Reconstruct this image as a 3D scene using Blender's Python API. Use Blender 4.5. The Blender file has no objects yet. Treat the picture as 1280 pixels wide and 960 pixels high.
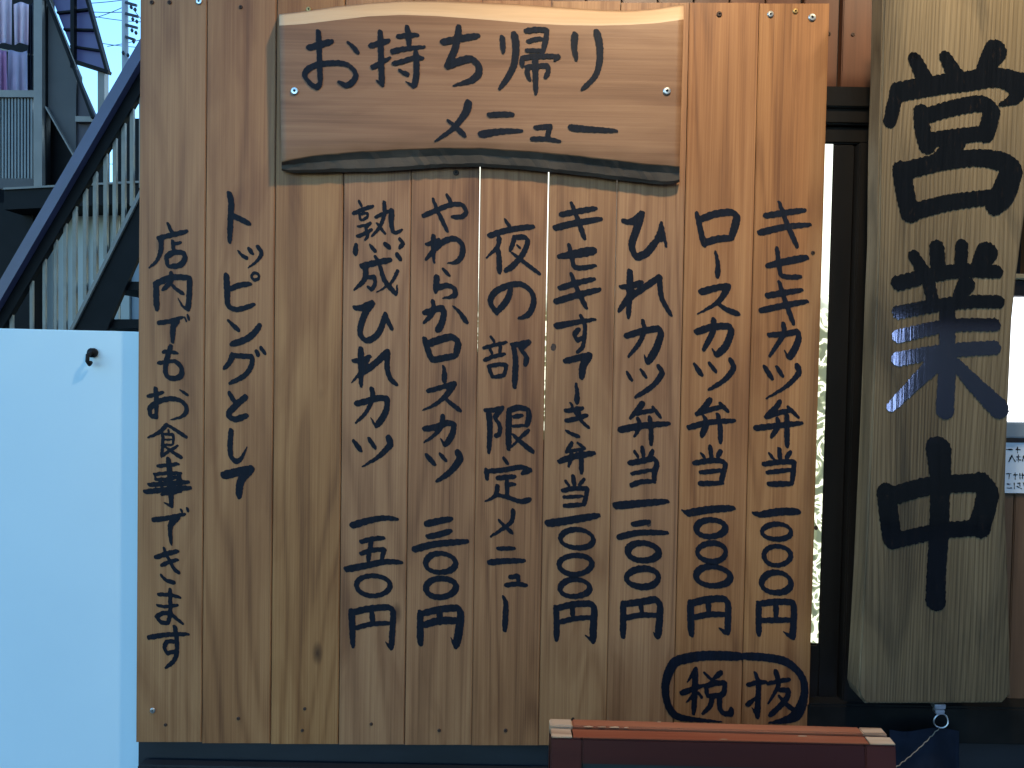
import bpy, bmesh, math, random
import numpy as np
from mathutils import Vector, Matrix

# ------------------------------------------------------------------ camera, world, light
SC = bpy.context.scene
COL = SC.collection
F = 931.0                                   # focal length in photo pixels (photo 1280 x 960)
CAM = Vector((0.0, -1.138, 1.5))
PITCH = math.radians(-1.5)
ROLL = math.radians(1.1)
fw = Vector((0, math.cos(PITCH), math.sin(PITCH)))
up0 = Vector((0, -math.sin(PITCH), math.cos(PITCH)))
rt0 = Vector((1, 0, 0))
RT = rt0 * math.cos(ROLL) + up0 * math.sin(ROLL)
UP = up0 * math.cos(ROLL) - rt0 * math.sin(ROLL)
cd = bpy.data.cameras.new('camera')
cam = bpy.data.objects.new('camera', cd)
COL.objects.link(cam)
cd.sensor_width = 36.0
cd.lens = F / 1280 * 36
cd.clip_start = 0.02
cd.clip_end = 2000
M = Matrix((RT, UP, -fw)).transposed().to_4x4()
M.translation = CAM
cam.matrix_world = M
SC.camera = cam

W = bpy.data.worlds.new('World')
SC.world = W
W.use_nodes = True
nt = W.node_tree
bg = nt.nodes['Background']
sky = nt.nodes.new('ShaderNodeTexSky')
sky.sky_type = 'NISHITA'
sky.sun_disc = False
sky.sun_elevation = math.radians(20)
sky.sun_rotation = math.radians(30)
sky.air_density = 1.3
sky.ozone_density = 3.0
sky.dust_density = 0.3
tint = nt.nodes.new('ShaderNodeMix'); tint.data_type = 'RGBA'; tint.blend_type = 'MULTIPLY'   # the photo's white balance
tint.inputs['Factor'].default_value = 1.0
tint.inputs[7].default_value = (.70, 1.0, 1.25, 1)
nt.links.new(sky.outputs[0], tint.inputs[6])
nt.links.new(tint.outputs[2], bg.inputs['Color'])
bg.inputs['Strength'].default_value = 0.15
SC.view_settings.view_transform = 'Standard'
SC.view_settings.look = 'None'
SC.view_settings.gamma = 1
SC.view_settings.use_curve_mapping = False
SC.view_settings.exposure = 1.38
SC.cycles.max_bounces = 6
SC.cycles.use_denoising = True

def px(x, y, Y=0.0):
    """point of the place that photo pixel (x, y) shows on the vertical plane at depth Y"""
    d = RT * ((x - 640) / F) + UP * ((480 - y) / F) + fw
    t = (Y - CAM.y) / d.y
    return CAM + d * t

def pz(x, y, Z):
    d = RT * ((x - 640) / F) + UP * ((480 - y) / F) + fw
    return CAM + d * ((Z - CAM.z) / d.z)

# ------------------------------------------------------------------ materials
def newmat(name):
    m = bpy.data.materials.new(name)
    m.use_nodes = True
    return m, m.node_tree, m.node_tree.nodes['Principled BSDF']

def N(t, kind, **kw):
    n = t.nodes.new(kind)
    for k, v in kw.items():
        if k in n.inputs.keys() if isinstance(k, str) else False:
            n.inputs[k].default_value = v
        else:
            setattr(n, k, v)
    return n

def ramp(t, stops):
    r = t.nodes.new('ShaderNodeValToRGB')
    e = r.color_ramp.elements
    while len(e) < len(stops):
        e.new(0.5)
    for i, (p, c) in enumerate(stops):
        e[i].position = p
        e[i].color = (*c, 1) if len(c) == 3 else c
    return r

def plain(name, col, rough=0.6, metal=0.0, noise=0.25, scale=30, bump=0.1, stretch=(1, 1, 1), spec=0.5):
    m, t, b = newmat(name)
    tc = t.nodes.new('ShaderNodeTexCoord')
    mp = t.nodes.new('ShaderNodeMapping')
    mp.inputs['Scale'].default_value = stretch
    t.links.new(tc.outputs['Object'], mp.inputs['Vector'])
    n = t.nodes.new('ShaderNodeTexNoise')
    n.inputs['Scale'].default_value = scale
    n.inputs['Detail'].default_value = 6
    t.links.new(mp.outputs[0], n.inputs['Vector'])
    r = ramp(t, [(0.3, tuple(c * (1 - noise) for c in col)), (0.7, tuple(min(1, c * (1 + noise)) for c in col))])
    t.links.new(n.outputs['Fac'], r.inputs[0])
    t.links.new(r.outputs[0], b.inputs['Base Color'])
    b.inputs['Roughness'].default_value = rough
    b.inputs['Metallic'].default_value = metal
    b.inputs['Specular IOR Level'].default_value = spec
    if bump:
        bp = t.nodes.new('ShaderNodeBump')
        bp.inputs['Strength'].default_value = bump
        bp.inputs['Distance'].default_value = 0.003
        t.links.new(n.outputs['Fac'], bp.inputs['Height'])
        t.links.new(bp.outputs[0], b.inputs['Normal'])
    return m

def wood(name, dark, mid, light, axis='Z', rings=9.0, fine=0.5, ringamt=0.5, rough=0.55, bump=0.25,
         patch=None, gscale=1.0, hue=0.0, stain=None, fineden=260.0, warp=2.2, figscale=7.0, long=0.62, xlin=0.0, vary=0.0):
    m, t, b = newmat(name)
    L = t.links.new
    tc = t.nodes.new('ShaderNodeTexCoord')
    oi = t.nodes.new('ShaderNodeObjectInfo')
    off = t.nodes.new('ShaderNodeCombineXYZ')
    mu = t.nodes.new('ShaderNodeMath'); mu.operation = 'MULTIPLY'; mu.inputs[1].default_value = 37.0
    L(oi.outputs['Random'], mu.inputs[0])
    for i in range(3):
        L(mu.outputs[0], off.inputs[i])
    ad = t.nodes.new('ShaderNodeVectorMath'); ad.operation = 'ADD'
    L(tc.outputs['Object'], ad.inputs[0]); L(off.outputs[0], ad.inputs[1])
    def mapped(sx, sl):
        mp = t.nodes.new('ShaderNodeMapping')
        sc = {'Z': (sx, sx, sl), 'X': (sl, sx, sx)}[axis]
        mp.inputs['Scale'].default_value = sc
        L(ad.outputs[0], mp.inputs['Vector'])
        return mp
    # growth ring figure: contour lines of a stretched noise
    mp1 = mapped(figscale * gscale, long * gscale)
    n1 = t.nodes.new('ShaderNodeTexNoise')
    n1.inputs['Scale'].default_value = 1.0; n1.inputs['Detail'].default_value = 3.0
    n1.inputs['Roughness'].default_value = 0.45; n1.inputs['Distortion'].default_value = 0.25
    L(mp1.outputs[0], n1.inputs['Vector'])
    k = t.nodes.new('ShaderNodeMath'); k.operation = 'MULTIPLY'; k.inputs[1].default_value = rings * 6.283
    if xlin:
        sx_ = t.nodes.new('ShaderNodeSeparateXYZ'); L(ad.outputs[0], sx_.inputs[0])
        xl = t.nodes.new('ShaderNodeMath'); xl.operation = 'MULTIPLY_ADD'; xl.inputs[1].default_value = xlin
        L(sx_.outputs['X'], xl.inputs[0]); L(n1.outputs['Fac'], xl.inputs[2]); L(xl.outputs[0], k.inputs[0])
    else:
        L(n1.outputs['Fac'], k.inputs[0])
    s = t.nodes.new('ShaderNodeMath'); s.operation = 'SINE'
    L(k.outputs[0], s.inputs[0])
    sh = t.nodes.new('ShaderNodeMapRange'); sh.inputs['From Min'].default_value = -1; sh.inputs['From Max'].default_value = 1
    L(s.outputs[0], sh.inputs['Value'])
    pw = t.nodes.new('ShaderNodeMath'); pw.operation = 'POWER'; pw.inputs[1].default_value = warp
    L(sh.outputs[0], pw.inputs[0])
    # fine fibres
    mp2 = mapped(fineden * gscale, 3.0 * gscale)
    n2 = t.nodes.new('ShaderNodeTexNoise')
    n2.inputs['Scale'].default_value = 1.0; n2.inputs['Detail'].default_value = 5.0; n2.inputs['Roughness'].default_value = 0.65
    L(mp2.outputs[0], n2.inputs['Vector'])
    # broad tone
    mp3 = mapped(9.0 * gscale, 1.6 * gscale)
    n3 = t.nodes.new('ShaderNodeTexNoise')
    n3.inputs['Scale'].default_value = 1.0; n3.inputs['Detail'].default_value = 5.0; n3.inputs['Roughness'].default_value = 0.55
    n3.inputs['Distortion'].default_value = 0.6
    L(mp3.outputs[0], n3.inputs['Vector'])
    def mad(a, f, c):
        q = t.nodes.new('ShaderNodeMath'); q.operation = 'MULTIPLY_ADD'
        L(a, q.inputs[0]); q.inputs[1].default_value = f
        if isinstance(c, float): q.inputs[2].default_value = c
        else: L(c, q.inputs[2])
        return q.outputs[0]
    v = mad(pw.outputs[0], -0.42 * ringamt, 0.5)
    v = mad(n2.outputs['Fac'], fine, v)
    v = mad(n3.outputs['Fac'], 0.9, v)
    v = mad(oi.outputs['Random'], 0.10, v)
    mr = t.nodes.new('ShaderNodeMapRange')
    c0 = 0.5 + fine * .5 + .45 + .05 - 0.2 * ringamt
    mr.inputs['From Min'].default_value = c0 - 0.42
    mr.inputs['From Max'].default_value = c0 + 0.42
    L(v, mr.inputs['Value'])
    r = ramp(t, [(0.0, dark), (0.5, mid), (1.0, light)])
    L(mr.outputs[0], r.inputs[0])
    out = r.outputs[0]
    if stain:                       # sparse dark weather stains, blotches of their own shape
        mp4 = mapped(16.0, 3.0)
        n4 = t.nodes.new('ShaderNodeTexNoise'); n4.inputs['Scale'].default_value = 1.0
        n4.inputs['Detail'].default_value = 4.0; n4.inputs['Distortion'].default_value = 1.2
        L(mp4.outputs[0], n4.inputs['Vector'])
        r4 = ramp(t, [(0.52, (0, 0, 0)), (0.72, (1, 1, 1))])
        L(n4.outputs['Fac'], r4.inputs[0])
        mx = t.nodes.new('ShaderNodeMix'); mx.data_type = 'RGBA'; mx.blend_type = 'MULTIPLY'
        sc_ = t.nodes.new('ShaderNodeMath'); sc_.operation = 'MULTIPLY'; sc_.inputs[1].default_value = stain[0]
        L(r4.outputs[0], sc_.inputs[0]); L(sc_.outputs[0], mx.inputs['Factor'])
        L(out, mx.inputs[6]); mx.inputs[7].default_value = (*stain[1], 1)
        out = mx.outputs[2]
    if patch:                       # knots: sparse elongated dark spots
        mp5 = mapped(7.0, 3.2)
        vo = t.nodes.new('ShaderNodeTexVoronoi'); vo.inputs['Scale'].default_value = patch[0]
        L(mp5.outputs[0], vo.inputs['Vector'])
        r5 = ramp(t, [(0.0, (1, 1, 1)), (patch[1], (0.55, 0.55, 0.55)), (patch[1] * 1.9, (0, 0, 0))])
        L(vo.outputs['Distance'], r5.inputs[0])
        mx = t.nodes.new('ShaderNodeMix'); mx.data_type = 'RGBA'
        L(r5.outputs[0], mx.inputs['Factor'])
        L(out, mx.inputs[6]); mx.inputs[7].default_value = (*tuple(c * 0.35 for c in dark), 1)
        out = mx.outputs[2]
    if vary:                        # boards cut from different trees: some greyer, some darker
        wn = t.nodes.new('ShaderNodeTexWhiteNoise'); wn.noise_dimensions = '1D'
        L(oi.outputs['Random'], wn.inputs['W'])
        sp2 = t.nodes.new('ShaderNodeSeparateColor'); L(wn.outputs['Color'], sp2.inputs[0])
        hs = t.nodes.new('ShaderNodeHueSaturation')
        for src, sock, lo_, hi_ in ((0, 'Saturation', 1 - .45 * vary, 1.02), (1, 'Value', 1 - .22 * vary, 1 + .08 * vary), (2, 'Hue', .5 - .012 * vary, .5 + .012 * vary)):
            q = t.nodes.new('ShaderNodeMapRange'); q.inputs['To Min'].default_value = lo_; q.inputs['To Max'].default_value = hi_
            L(sp2.outputs[src], q.inputs['Value']); L(q.outputs[0], hs.inputs[sock])
        L(out, hs.inputs['Color']); out = hs.outputs[0]
    L(out, b.inputs['Base Color'])
    b.inputs['Roughness'].default_value = rough
    b.inputs['Specular IOR Level'].default_value = 0.35
    bp = t.nodes.new('ShaderNodeBump')
    bp.inputs['Strength'].default_value = bump
    bp.inputs['Distance'].default_value = 0.0012
    L(v, bp.inputs['Height'])
    L(bp.outputs[0], b.inputs['Normal'])
    return m

MAT = {}
MAT['cedar'] = wood('cedar_plank', (.155, .056, .019), (.345, .146, .052), (.50, .240, .094), rings=22, ringamt=.5, fine=.9,
                    rough=.5, bump=.3, patch=(1.0, .035), fineden=420, stain=(.6, (.60, .48, .40)), long=.40, figscale=4.5, xlin=1.0, warp=3.5, vary=.16)
MAT['plaque'] = wood('plaque_wood', (.165, .070, .030), (.29, .138, .066), (.40, .21, .105), axis='X', rings=16, ringamt=.4, fine=.8,
                     rough=.5, bump=.3, fineden=260, gscale=.9, stain=(.5, (.62, .5, .42)), figscale=5, warp=3)
MAT['lit_sapwood'] = wood('lit_sapwood_edge', (.50, .30, .16), (.70, .44, .25), (.82, .56, .34), axis='X', rings=8, ringamt=.4, fine=.35, rough=.5, bump=.3)  # pale sapwood with the lamp's brightness on the top bevel put into its colour
MAT['bark'] = plain('bark_edge', (.095, .068, .048), rough=.8, noise=.5, scale=22, bump=.8, stretch=(.35, 1, 1.4))
MAT['weathered'] = wood('weathered_board', (.036, .023, .012), (.130, .087, .044), (.24, .168, .092), rings=40, ringamt=.5, fine=.95,
                        rough=.62, bump=.8, patch=None, fineden=520, warp=3, stain=(.75, (.40, .42, .46)), figscale=3.2, long=.32, xlin=4.6)
MAT['redwall'] = wood('wall_cedar', (.05, .018, .010), (.12, .046, .024), (.20, .085, .045), rings=8, ringamt=.6, fine=.35,
                      rough=.4, bump=.2)
MAT['brownwall'] = wood('wall_brown', (.05, .025, .012), (.12, .065, .035), (.2, .12, .07), rings=8, ringamt=.6, fine=.35, rough=.6)
MAT['redframe'] = wood('stained_frame_wood', (.03, .006, .004), (.055, .011, .008), (.09, .02, .013), axis='X', rings=5, ringamt=.4, fine=.3,
                       rough=.35, bump=.12)
MAT['redtop'] = wood('worn_red_rail', (.15, .032, .015), (.31, .075, .033), (.52, .19, .09), axis='X', rings=7, ringamt=.5, fine=.4,
                     rough=.4, bump=.3)
MAT['endgrain'] = wood('end_grain_wood', (.30, .15, .08), (.56, .34, .20), (.74, .52, .33), axis='X', rings=14, ringamt=1.0, fine=.3, rough=.6,
                       bump=.3, gscale=1.6)
MAT['darkframe'] = plain('dark_door_frame', (.012, .009, .007), rough=.42, noise=.3, scale=9, bump=.05, stretch=(4, 4, .5), spec=.25)
MAT['ledge'] = plain('dark_rough_ledge', (.014, .013, .012), rough=.9, noise=.4, scale=14, bump=.2, spec=.1)
MAT['darkwall'] = plain('dark_base_wall', (.017, .018, .022), rough=.6, noise=.35, scale=12, bump=.2, stretch=(.5, 1, 2))
MAT['black_board'] = plain('chalkboard_surface', (.010, .020, .020), rough=.5, noise=.3, scale=10, bump=.02)
MAT['screw'] = plain('zinc_screw', (.75, .74, .70), rough=.3, metal=.9, noise=.1, scale=200, bump=0)
MAT['brass'] = plain('brass_screw', (.55, .36, .14), rough=.4, metal=.9, noise=.2, scale=200, bump=0)
MAT['rust'] = plain('rusty_nail', (.055, .025, .014), rough=.7, noise=.4, scale=300, bump=0)
MAT['black'] = plain('black_recess', (.006, .006, .006), rough=.8, noise=.1, scale=50, bump=0)
MAT['blade'] = plain('painted_rail_blue', (.075, .065, .12), rough=.35, noise=.15, scale=8, bump=.03)
MAT['steel_dark'] = plain('dark_painted_steel', (.006, .005, .0055), rough=.6, noise=.3, scale=12, bump=.1, spec=.15)
MAT['baluster'] = plain('grey_baluster_paint', (.27, .225, .175), rough=.5, noise=.15, scale=20, bump=.02)
MAT['siding'] = plain('metal_siding', (.38, .38, .35), rough=.5, noise=.2, scale=2.5, bump=.05, stretch=(1, 1, .4))
MAT['siding_pale'] = plain('pale_siding', (.22, .26, .30), rough=.5, noise=.15, scale=2.5, bump=.05)
MAT['corrugated'] = plain('corrugated_parapet', (.17, .165, .16), rough=.4, noise=.15, scale=5, bump=.05)
MAT['grey_metal'] = plain('grey_metal_post', (.20, .165, .14), rough=.45, noise=.15, scale=6, bump=.05)
MAT['grey_panel'] = plain('grey_wall_panel', (.085, .072, .068), rough=.7, noise=.15, scale=3, bump=.1)
MAT['purple_dark'] = plain('dark_plum_panel', (.05, .035, .045), rough=.6, noise=.2, scale=4, bump=.05)
MAT['cloth_white'] = plain('white_cloth', (.72, .60, .68), rough=.9, noise=.1, scale=6, bump=.1)
MAT['cloth_lilac'] = plain('lilac_cloth', (.50, .44, .56), rough=.9, noise=.1, scale=6, bump=.1)
MAT['cloth_pink'] = plain('pink_cloth', (.50, .28, .45), rough=.9, noise=.1, scale=6, bump=.1)
MAT['pole'] = plain('concrete_pole', (.33, .34, .38), rough=.8, noise=.2, scale=3, bump=.1)
MAT['wire'] = plain('cable_black', (.015, .02, .03), rough=.6, noise=.1, scale=5, bump=0)
MAT['asphalt'] = plain('asphalt', (.05, .05, .052), rough=.9, noise=.35, scale=60, bump=.4)
MAT['plaster'] = plain('grey_plaster', (.10, .09, .085), rough=.85, noise=.15, scale=4, bump=.2)
MAT['navy'] = plain('navy_cloth', (.022, .028, .052), rough=.9, noise=.3, scale=25, bump=.3)
MAT['chrome'] = plain('chrome_metal', (.85, .87, .9), rough=.38, metal=1.0, noise=.05, scale=50, bump=0)
MAT['paper'] = plain('notice_paper', (.62, .68, .78), rough=.8, noise=.03, scale=5, bump=0)
MAT['tan'] = plain('tan_trim', (.30, .23, .13), rough=.5, noise=.15, scale=10, bump=.05)
MAT['lampshade'] = plain('black_lamp_enamel', (.02, .02, .02), rough=.4, noise=.1, scale=10, bump=0)

def panel_white():
    m, t, b = newmat('pale_blue_panel')
    L = t.links.new
    tc = t.nodes.new('ShaderNodeTexCoord')
    n = t.nodes.new('ShaderNodeTexNoise'); n.inputs['Scale'].default_value = 3; n.inputs['Detail'].default_value = 8
    n.inputs['Roughness'].default_value = .6
    L(tc.outputs['Object'], n.inputs['Vector'])
    r = ramp(t, [(.3, (.68, .86, .93)), (.7, (.72, .90, .96))])
    L(n.outputs['Fac'], r.inputs[0]); L(r.outputs[0], b.inputs['Base Color'])
    n5 = t.nodes.new('ShaderNodeTexNoise'); n5.inputs['Scale'].default_value = 5; n5.inputs['Detail'].default_value = 9
    n5.inputs['Roughness'].default_value = .7
    L(tc.outputs['Object'], n5.inputs['Vector'])
    r5 = ramp(t, [(.35, (.28, .28, .28)), (.7, (.55, .55, .55))])
    L(n5.outputs['Fac'], r5.inputs[0]); L(r5.outputs[0], b.inputs['Roughness'])
    return m
MAT['panel'] = panel_white()

def ink(name, rough, streak=0.0, blue=False):
    m, t, b = newmat(name)
    L = t.links.new
    tc = t.nodes.new('ShaderNodeTexCoord')
    mp = t.nodes.new('ShaderNodeMapping'); mp.inputs['Scale'].default_value = (300, 300, 12)
    n = t.nodes.new('ShaderNodeTexNoise'); n.inputs['Scale'].default_value = 1; n.inputs['Detail'].default_value = 4
    L(tc.outputs['Object'], mp.inputs[0]); L(mp.outputs[0], n.inputs['Vector'])
    c = (.0035, .005, .010) if blue else (.003, .003, .0035)
    r = ramp(t, [(.3, c), (.8, tuple(x * 2.2 for x in c))])
    L(n.outputs['Fac'], r.inputs[0])
    # thin places of the brushwork let a little wood through
    m2 = t.nodes.new('ShaderNodeMapping'); m2.inputs['Scale'].default_value = (210, 210, 45)
    n2 = t.nodes.new('ShaderNodeTexNoise'); n2.inputs['Scale'].default_value = 1; n2.inputs['Detail'].default_value = 5; n2.inputs['Roughness'].default_value = .7
    L(tc.outputs['Object'], m2.inputs[0]); L(m2.outputs[0], n2.inputs['Vector'])
    r2 = ramp(t, [(.60, (0, 0, 0)), (.74, (.5, .5, .5))])
    L(n2.outputs['Fac'], r2.inputs[0])
    mx = t.nodes.new('ShaderNodeMix'); mx.data_type = 'RGBA'
    L(r2.outputs[0], mx.inputs['Factor']); L(r.outputs[0], mx.inputs[6]); mx.inputs[7].default_value = (.06, .032, .016, 1)
    L(mx.outputs[2], b.inputs['Base Color'])
    b.inputs['Roughness'].default_value = rough
    b.inputs['Specular IOR Level'].default_value = .18 if blue else .5
    bp = t.nodes.new('ShaderNodeBump'); bp.inputs['Strength'].default_value = streak; bp.inputs['Distance'].default_value = .0006
    L(n.outputs['Fac'], bp.inputs['Height']); L(bp.outputs[0], b.inputs['Normal'])
    return m
MAT['ink'] = ink('brush_ink', .6, .3, True)
MAT['ink_gloss'] = ink('glossy_lacquer_ink', .065, .09)

def emissive(name, build):
    m = bpy.data.materials.new(name); m.use_nodes = True
    t = m.node_tree
    b = t.nodes['Principled BSDF']
    b.inputs['Base Color'].default_value = (.3, .32, .28, 1)
    b.inputs['Roughness'].default_value = .25
    build(t, b)
    return m
def _glass(t, b):
    # lit interior behind patterned glass: pale sheet above, leaf figures in the lower part
    L = t.links.new
    tc = t.nodes.new('ShaderNodeTexCoord')
    n0 = t.nodes.new('ShaderNodeTexNoise'); n0.inputs['Scale'].default_value = 14; n0.inputs['Detail'].default_value = 3
    L(tc.outputs['Object'], n0.inputs['Vector'])
    vo = t.nodes.new('ShaderNodeTexNoise'); vo.inputs['Scale'].default_value = 26; vo.inputs['Detail'].default_value = 2
    vo.inputs['Distortion'].default_value = 2.2
    L(tc.outputs['Object'], vo.inputs['Vector'])
    r = ramp(t, [(.40, (.05, .06, .025)), (.47, (.13, .15, .07)), (.52, (.8, .8, .62)), (.58, (.8, .8, .62)), (.63, (.14, .16, .08))])
    L(vo.outputs['Fac'], r.inputs[0])
    sp = t.nodes.new('ShaderNodeSeparateXYZ'); L(tc.outputs['Object'], sp.inputs[0])
    ad = t.nodes.new('ShaderNodeMath'); ad.operation = 'MULTIPLY_ADD'; ad.inputs[1].default_value = .16
    L(n0.outputs['Fac'], ad.inputs[0]); L(sp.outputs['Z'], ad.inputs[2])
    mr = t.nodes.new('ShaderNodeMapRange'); mr.inputs['From Min'].default_value = 1.66; mr.inputs['From Max'].default_value = 1.76
    L(ad.outputs[0], mr.inputs['Value'])
    mx = t.nodes.new('ShaderNodeMix'); mx.data_type = 'RGBA'
    L(mr.outputs[0], mx.inputs['Factor']); L(r.outputs[0], mx.inputs[6]); mx.inputs[7].default_value = (.88, .95, .84, 1)
    L(mx.outputs[2], b.inputs['Emission Color'])
    b.inputs['Emission Strength'].default_value = .85
MAT['litglass'] = emissive('lit_patterned_glass', _glass)
def _win(t, b):
    L = t.links.new
    tc = t.nodes.new('ShaderNodeTexCoord')
    n = t.nodes.new('ShaderNodeTexNoise'); n.inputs['Scale'].default_value = 5; n.inputs['Detail'].default_value = 1
    L(tc.outputs['Object'], n.inputs['Vector'])
    r = ramp(t, [(.35, (.30, .50, .95)), (.5, (.95, .97, 1)), (.8, (1, 1, 1))])
    L(n.outputs['Fac'], r.inputs[0]); L(r.outputs[0], b.inputs['Emission Color'])
    b.inputs['Emission Strength'].default_value = 1.1
MAT['litwindow'] = emissive('lit_window_pane', _win)
def _far(t, b):
    b.inputs['Emission Color'].default_value = (.35, .5, 1, 1)
    b.inputs['Emission Strength'].default_value = 20
MAT['farwindow'] = emissive('lit_shop_window', _far)
def _far2(t, b):
    b.inputs['Emission Color'].default_value = (.16, .17, .9, 1)
    b.inputs['Emission Strength'].default_value = .15
MAT['farwindow_dim'] = emissive('dim_shop_window', _far2)
def _bulb(t, b):
    b.inputs['Emission Color'].default_value = (1, .75, .45, 1)
    b.inputs['Emission Strength'].default_value = 6
MAT['bulb'] = emissive('warm_bulb', _bulb)

def awning():
    m, t, b = newmat('tinted_roof_sheet')
    b.inputs['Base Color'].default_value = (.24, .22, .34, 1)
    b.inputs['Roughness'].default_value = .4
    b.inputs['Transmission Weight'].default_value = 0.0
    tr = t.nodes.new('ShaderNodeBsdfTranslucent'); tr.inputs[0].default_value = (.26, .26, .42, 1)
    mx = t.nodes.new('ShaderNodeMixShader'); mx.inputs[0].default_value = .6
    t.links.new(b.outputs[0], mx.inputs[1]); t.links.new(tr.outputs[0], mx.inputs[2])
    t.links.new(mx.outputs[0], t.nodes['Material Output'].inputs['Surface'])
    return m
MAT['awning'] = awning()

# ------------------------------------------------------------------ object helpers
def link(name, me, parent=None):
    o = bpy.data.objects.new(name, me)
    COL.objects.link(o)
    if parent is not None:
        o.parent = parent
    return o

def mesh_obj(name, verts, faces, mat, parent=None, smooth=False, origin=None):
    me = bpy.data.meshes.new(name)
    if origin is None and parent is not None:
        pass
    me.from_pydata([tuple(v) for v in verts], [], faces)
    me.update()
    mats = mat if isinstance(mat, (list, tuple)) else [mat]
    for k in mats:
        me.materials.append(k)
    if smooth:
        for p in me.polygons:
            p.use_smooth = True
    return link(name, me, parent)

def tag(o, label, cat, group=None, kind=None):
    if label: o['label'] = label
    if cat: o['category'] = cat
    if group: o['group'] = group
    if kind: o['kind'] = kind
    return o

def empty(name, label, cat, group=None):
    o = link(name, None)
    o.empty_display_size = 0.05
    return tag(o, label, cat, group)

def bm_obj(name, bm, mat, parent=None, bevel=0.0, smooth=False):
    if bevel:
        bmesh.ops.remove_doubles(bm, verts=bm.verts, dist=1e-6)
        es = [e for e in bm.edges if len(e.link_faces) == 2 and e.calc_face_angle(0) > 0.5]
        bmesh.ops.bevel(bm, geom=es, offset=bevel, segments=2, affect='EDGES', clamp_overlap=True)
    bmesh.ops.recalc_face_normals(bm, faces=bm.faces)
    me = bpy.data.meshes.new(name)
    bm.to_mesh(me); bm.free()
    me.materials.append(mat)
    if smooth:
        for p in me.polygons: p.use_smooth = True
    return link(name, me, parent)

def add_box(bm, a, b):
    vs = [bm.verts.new((x, y, z)) for x in (a[0], b[0]) for y in (a[1], b[1]) for z in (a[2], b[2])]
    for f in ((0, 1, 3, 2), (4, 6, 7, 5), (0, 4, 5, 1), (2, 3, 7, 6), (0, 2, 6, 4), (1, 5, 7, 3)):
        bm.faces.new([vs[i] for i in f])

def box(name, a, b, mat, parent=None, bevel=0.0):
    bm = bmesh.new(); add_box(bm, a, b)
    return bm_obj(name, bm, mat, parent, bevel)

def add_prism(bm, front, back):
    """front and back: equally long loops of points"""
    f = [bm.verts.new(p) for p in front]; k = [bm.verts.new(p) for p in back]
    bm.faces.new(f); bm.faces.new(list(reversed(k)))
    n = len(f)
    for i in range(n):
        j = (i + 1) % n
        bm.faces.new((f[i], k[i], k[j], f[j]))

def prism(name, pts, Y, depth, mat, parent=None, bevel=0.0):
    """photo-pixel outline on plane Y extruded away from the viewer by depth (real thickness)"""
    fr = [px(x, y, Y) for x, y in pts]
    bk = [p + Vector((0, depth, 0)) for p in fr]
    bm = bmesh.new(); add_prism(bm, fr, bk)
    return bm_obj(name, bm, mat, parent, bevel)

def add_bar(bm, p, q, w, d=None, upv=Vector((0, 0, 1))):
    p = Vector(p); q = Vector(q); d = d or w
    t = (q - p).normalized()
    a = Vector((0, 1, 0))
    if abs(t.dot(a)) > .95: a = Vector((0, 0, 1))
    s = t.cross(a).normalized(); a = s.cross(t).normalized()
    c = [s * w / 2 + a * d / 2, -s * w / 2 + a * d / 2, -s * w / 2 - a * d / 2, s * w / 2 - a * d / 2]
    add_prism(bm, [p + k for k in c], [q + k for k in c])

def bar(name, p, q, w, mat, parent=None, d=None, bevel=0.0):
    bm = bmesh.new(); add_bar(bm, p, q, w, d)
    return bm_obj(name, bm, mat, parent, bevel)

def add_tube(bm, pts, r, seg=8, closed=False):
    pts = [Vector(p) for p in pts]
    rings = []
    n = len(pts)
    prev = None
    for i, p in enumerate(pts):
        if closed: t = pts[(i + 1) % n] - pts[i - 1]
        else: t = pts[min(i + 1, n - 1)] - pts[max(i - 1, 0)]
        t.normalize()
        a = prev if prev is not None else (Vector((0, 0, 1)) if abs(t.z) < .9 else Vector((1, 0, 0)))
        s = t.cross(a).normalized(); a = s.cross(t).normalized(); prev = a
        rr = r[i] if isinstance(r, (list, tuple)) else r
        rings.append([bm.verts.new(p + (s * math.cos(6.2832 * k / seg) + a * math.sin(6.2832 * k / seg)) * rr) for k in range(seg)])
    for i in range(n if closed else n - 1):
        A = rings[i]; B = rings[(i + 1) % n]
        for k in range(seg):
            bm.faces.new((A[k], A[(k + 1) % seg], B[(k + 1) % seg], B[k]))
    if not closed:
        bm.faces.new(rings[0]); bm.faces.new(list(reversed(rings[-1])))

def tube(name, pts, r, mat, parent=None, seg=8, closed=False):
    bm = bmesh.new(); add_tube(bm, pts, r, seg, closed)
    return bm_obj(name, bm, mat, parent, smooth=True)

# ------------------------------------------------------------------ brush lettering
# Every character is traced as brush strokes (width: points) in the units of a close-up whose corner is
# (ox, oy) and whose scale is s; the strokes are merged through a distance field into one flat sheet of ink.
rng = np.random.RandomState(5)

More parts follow.
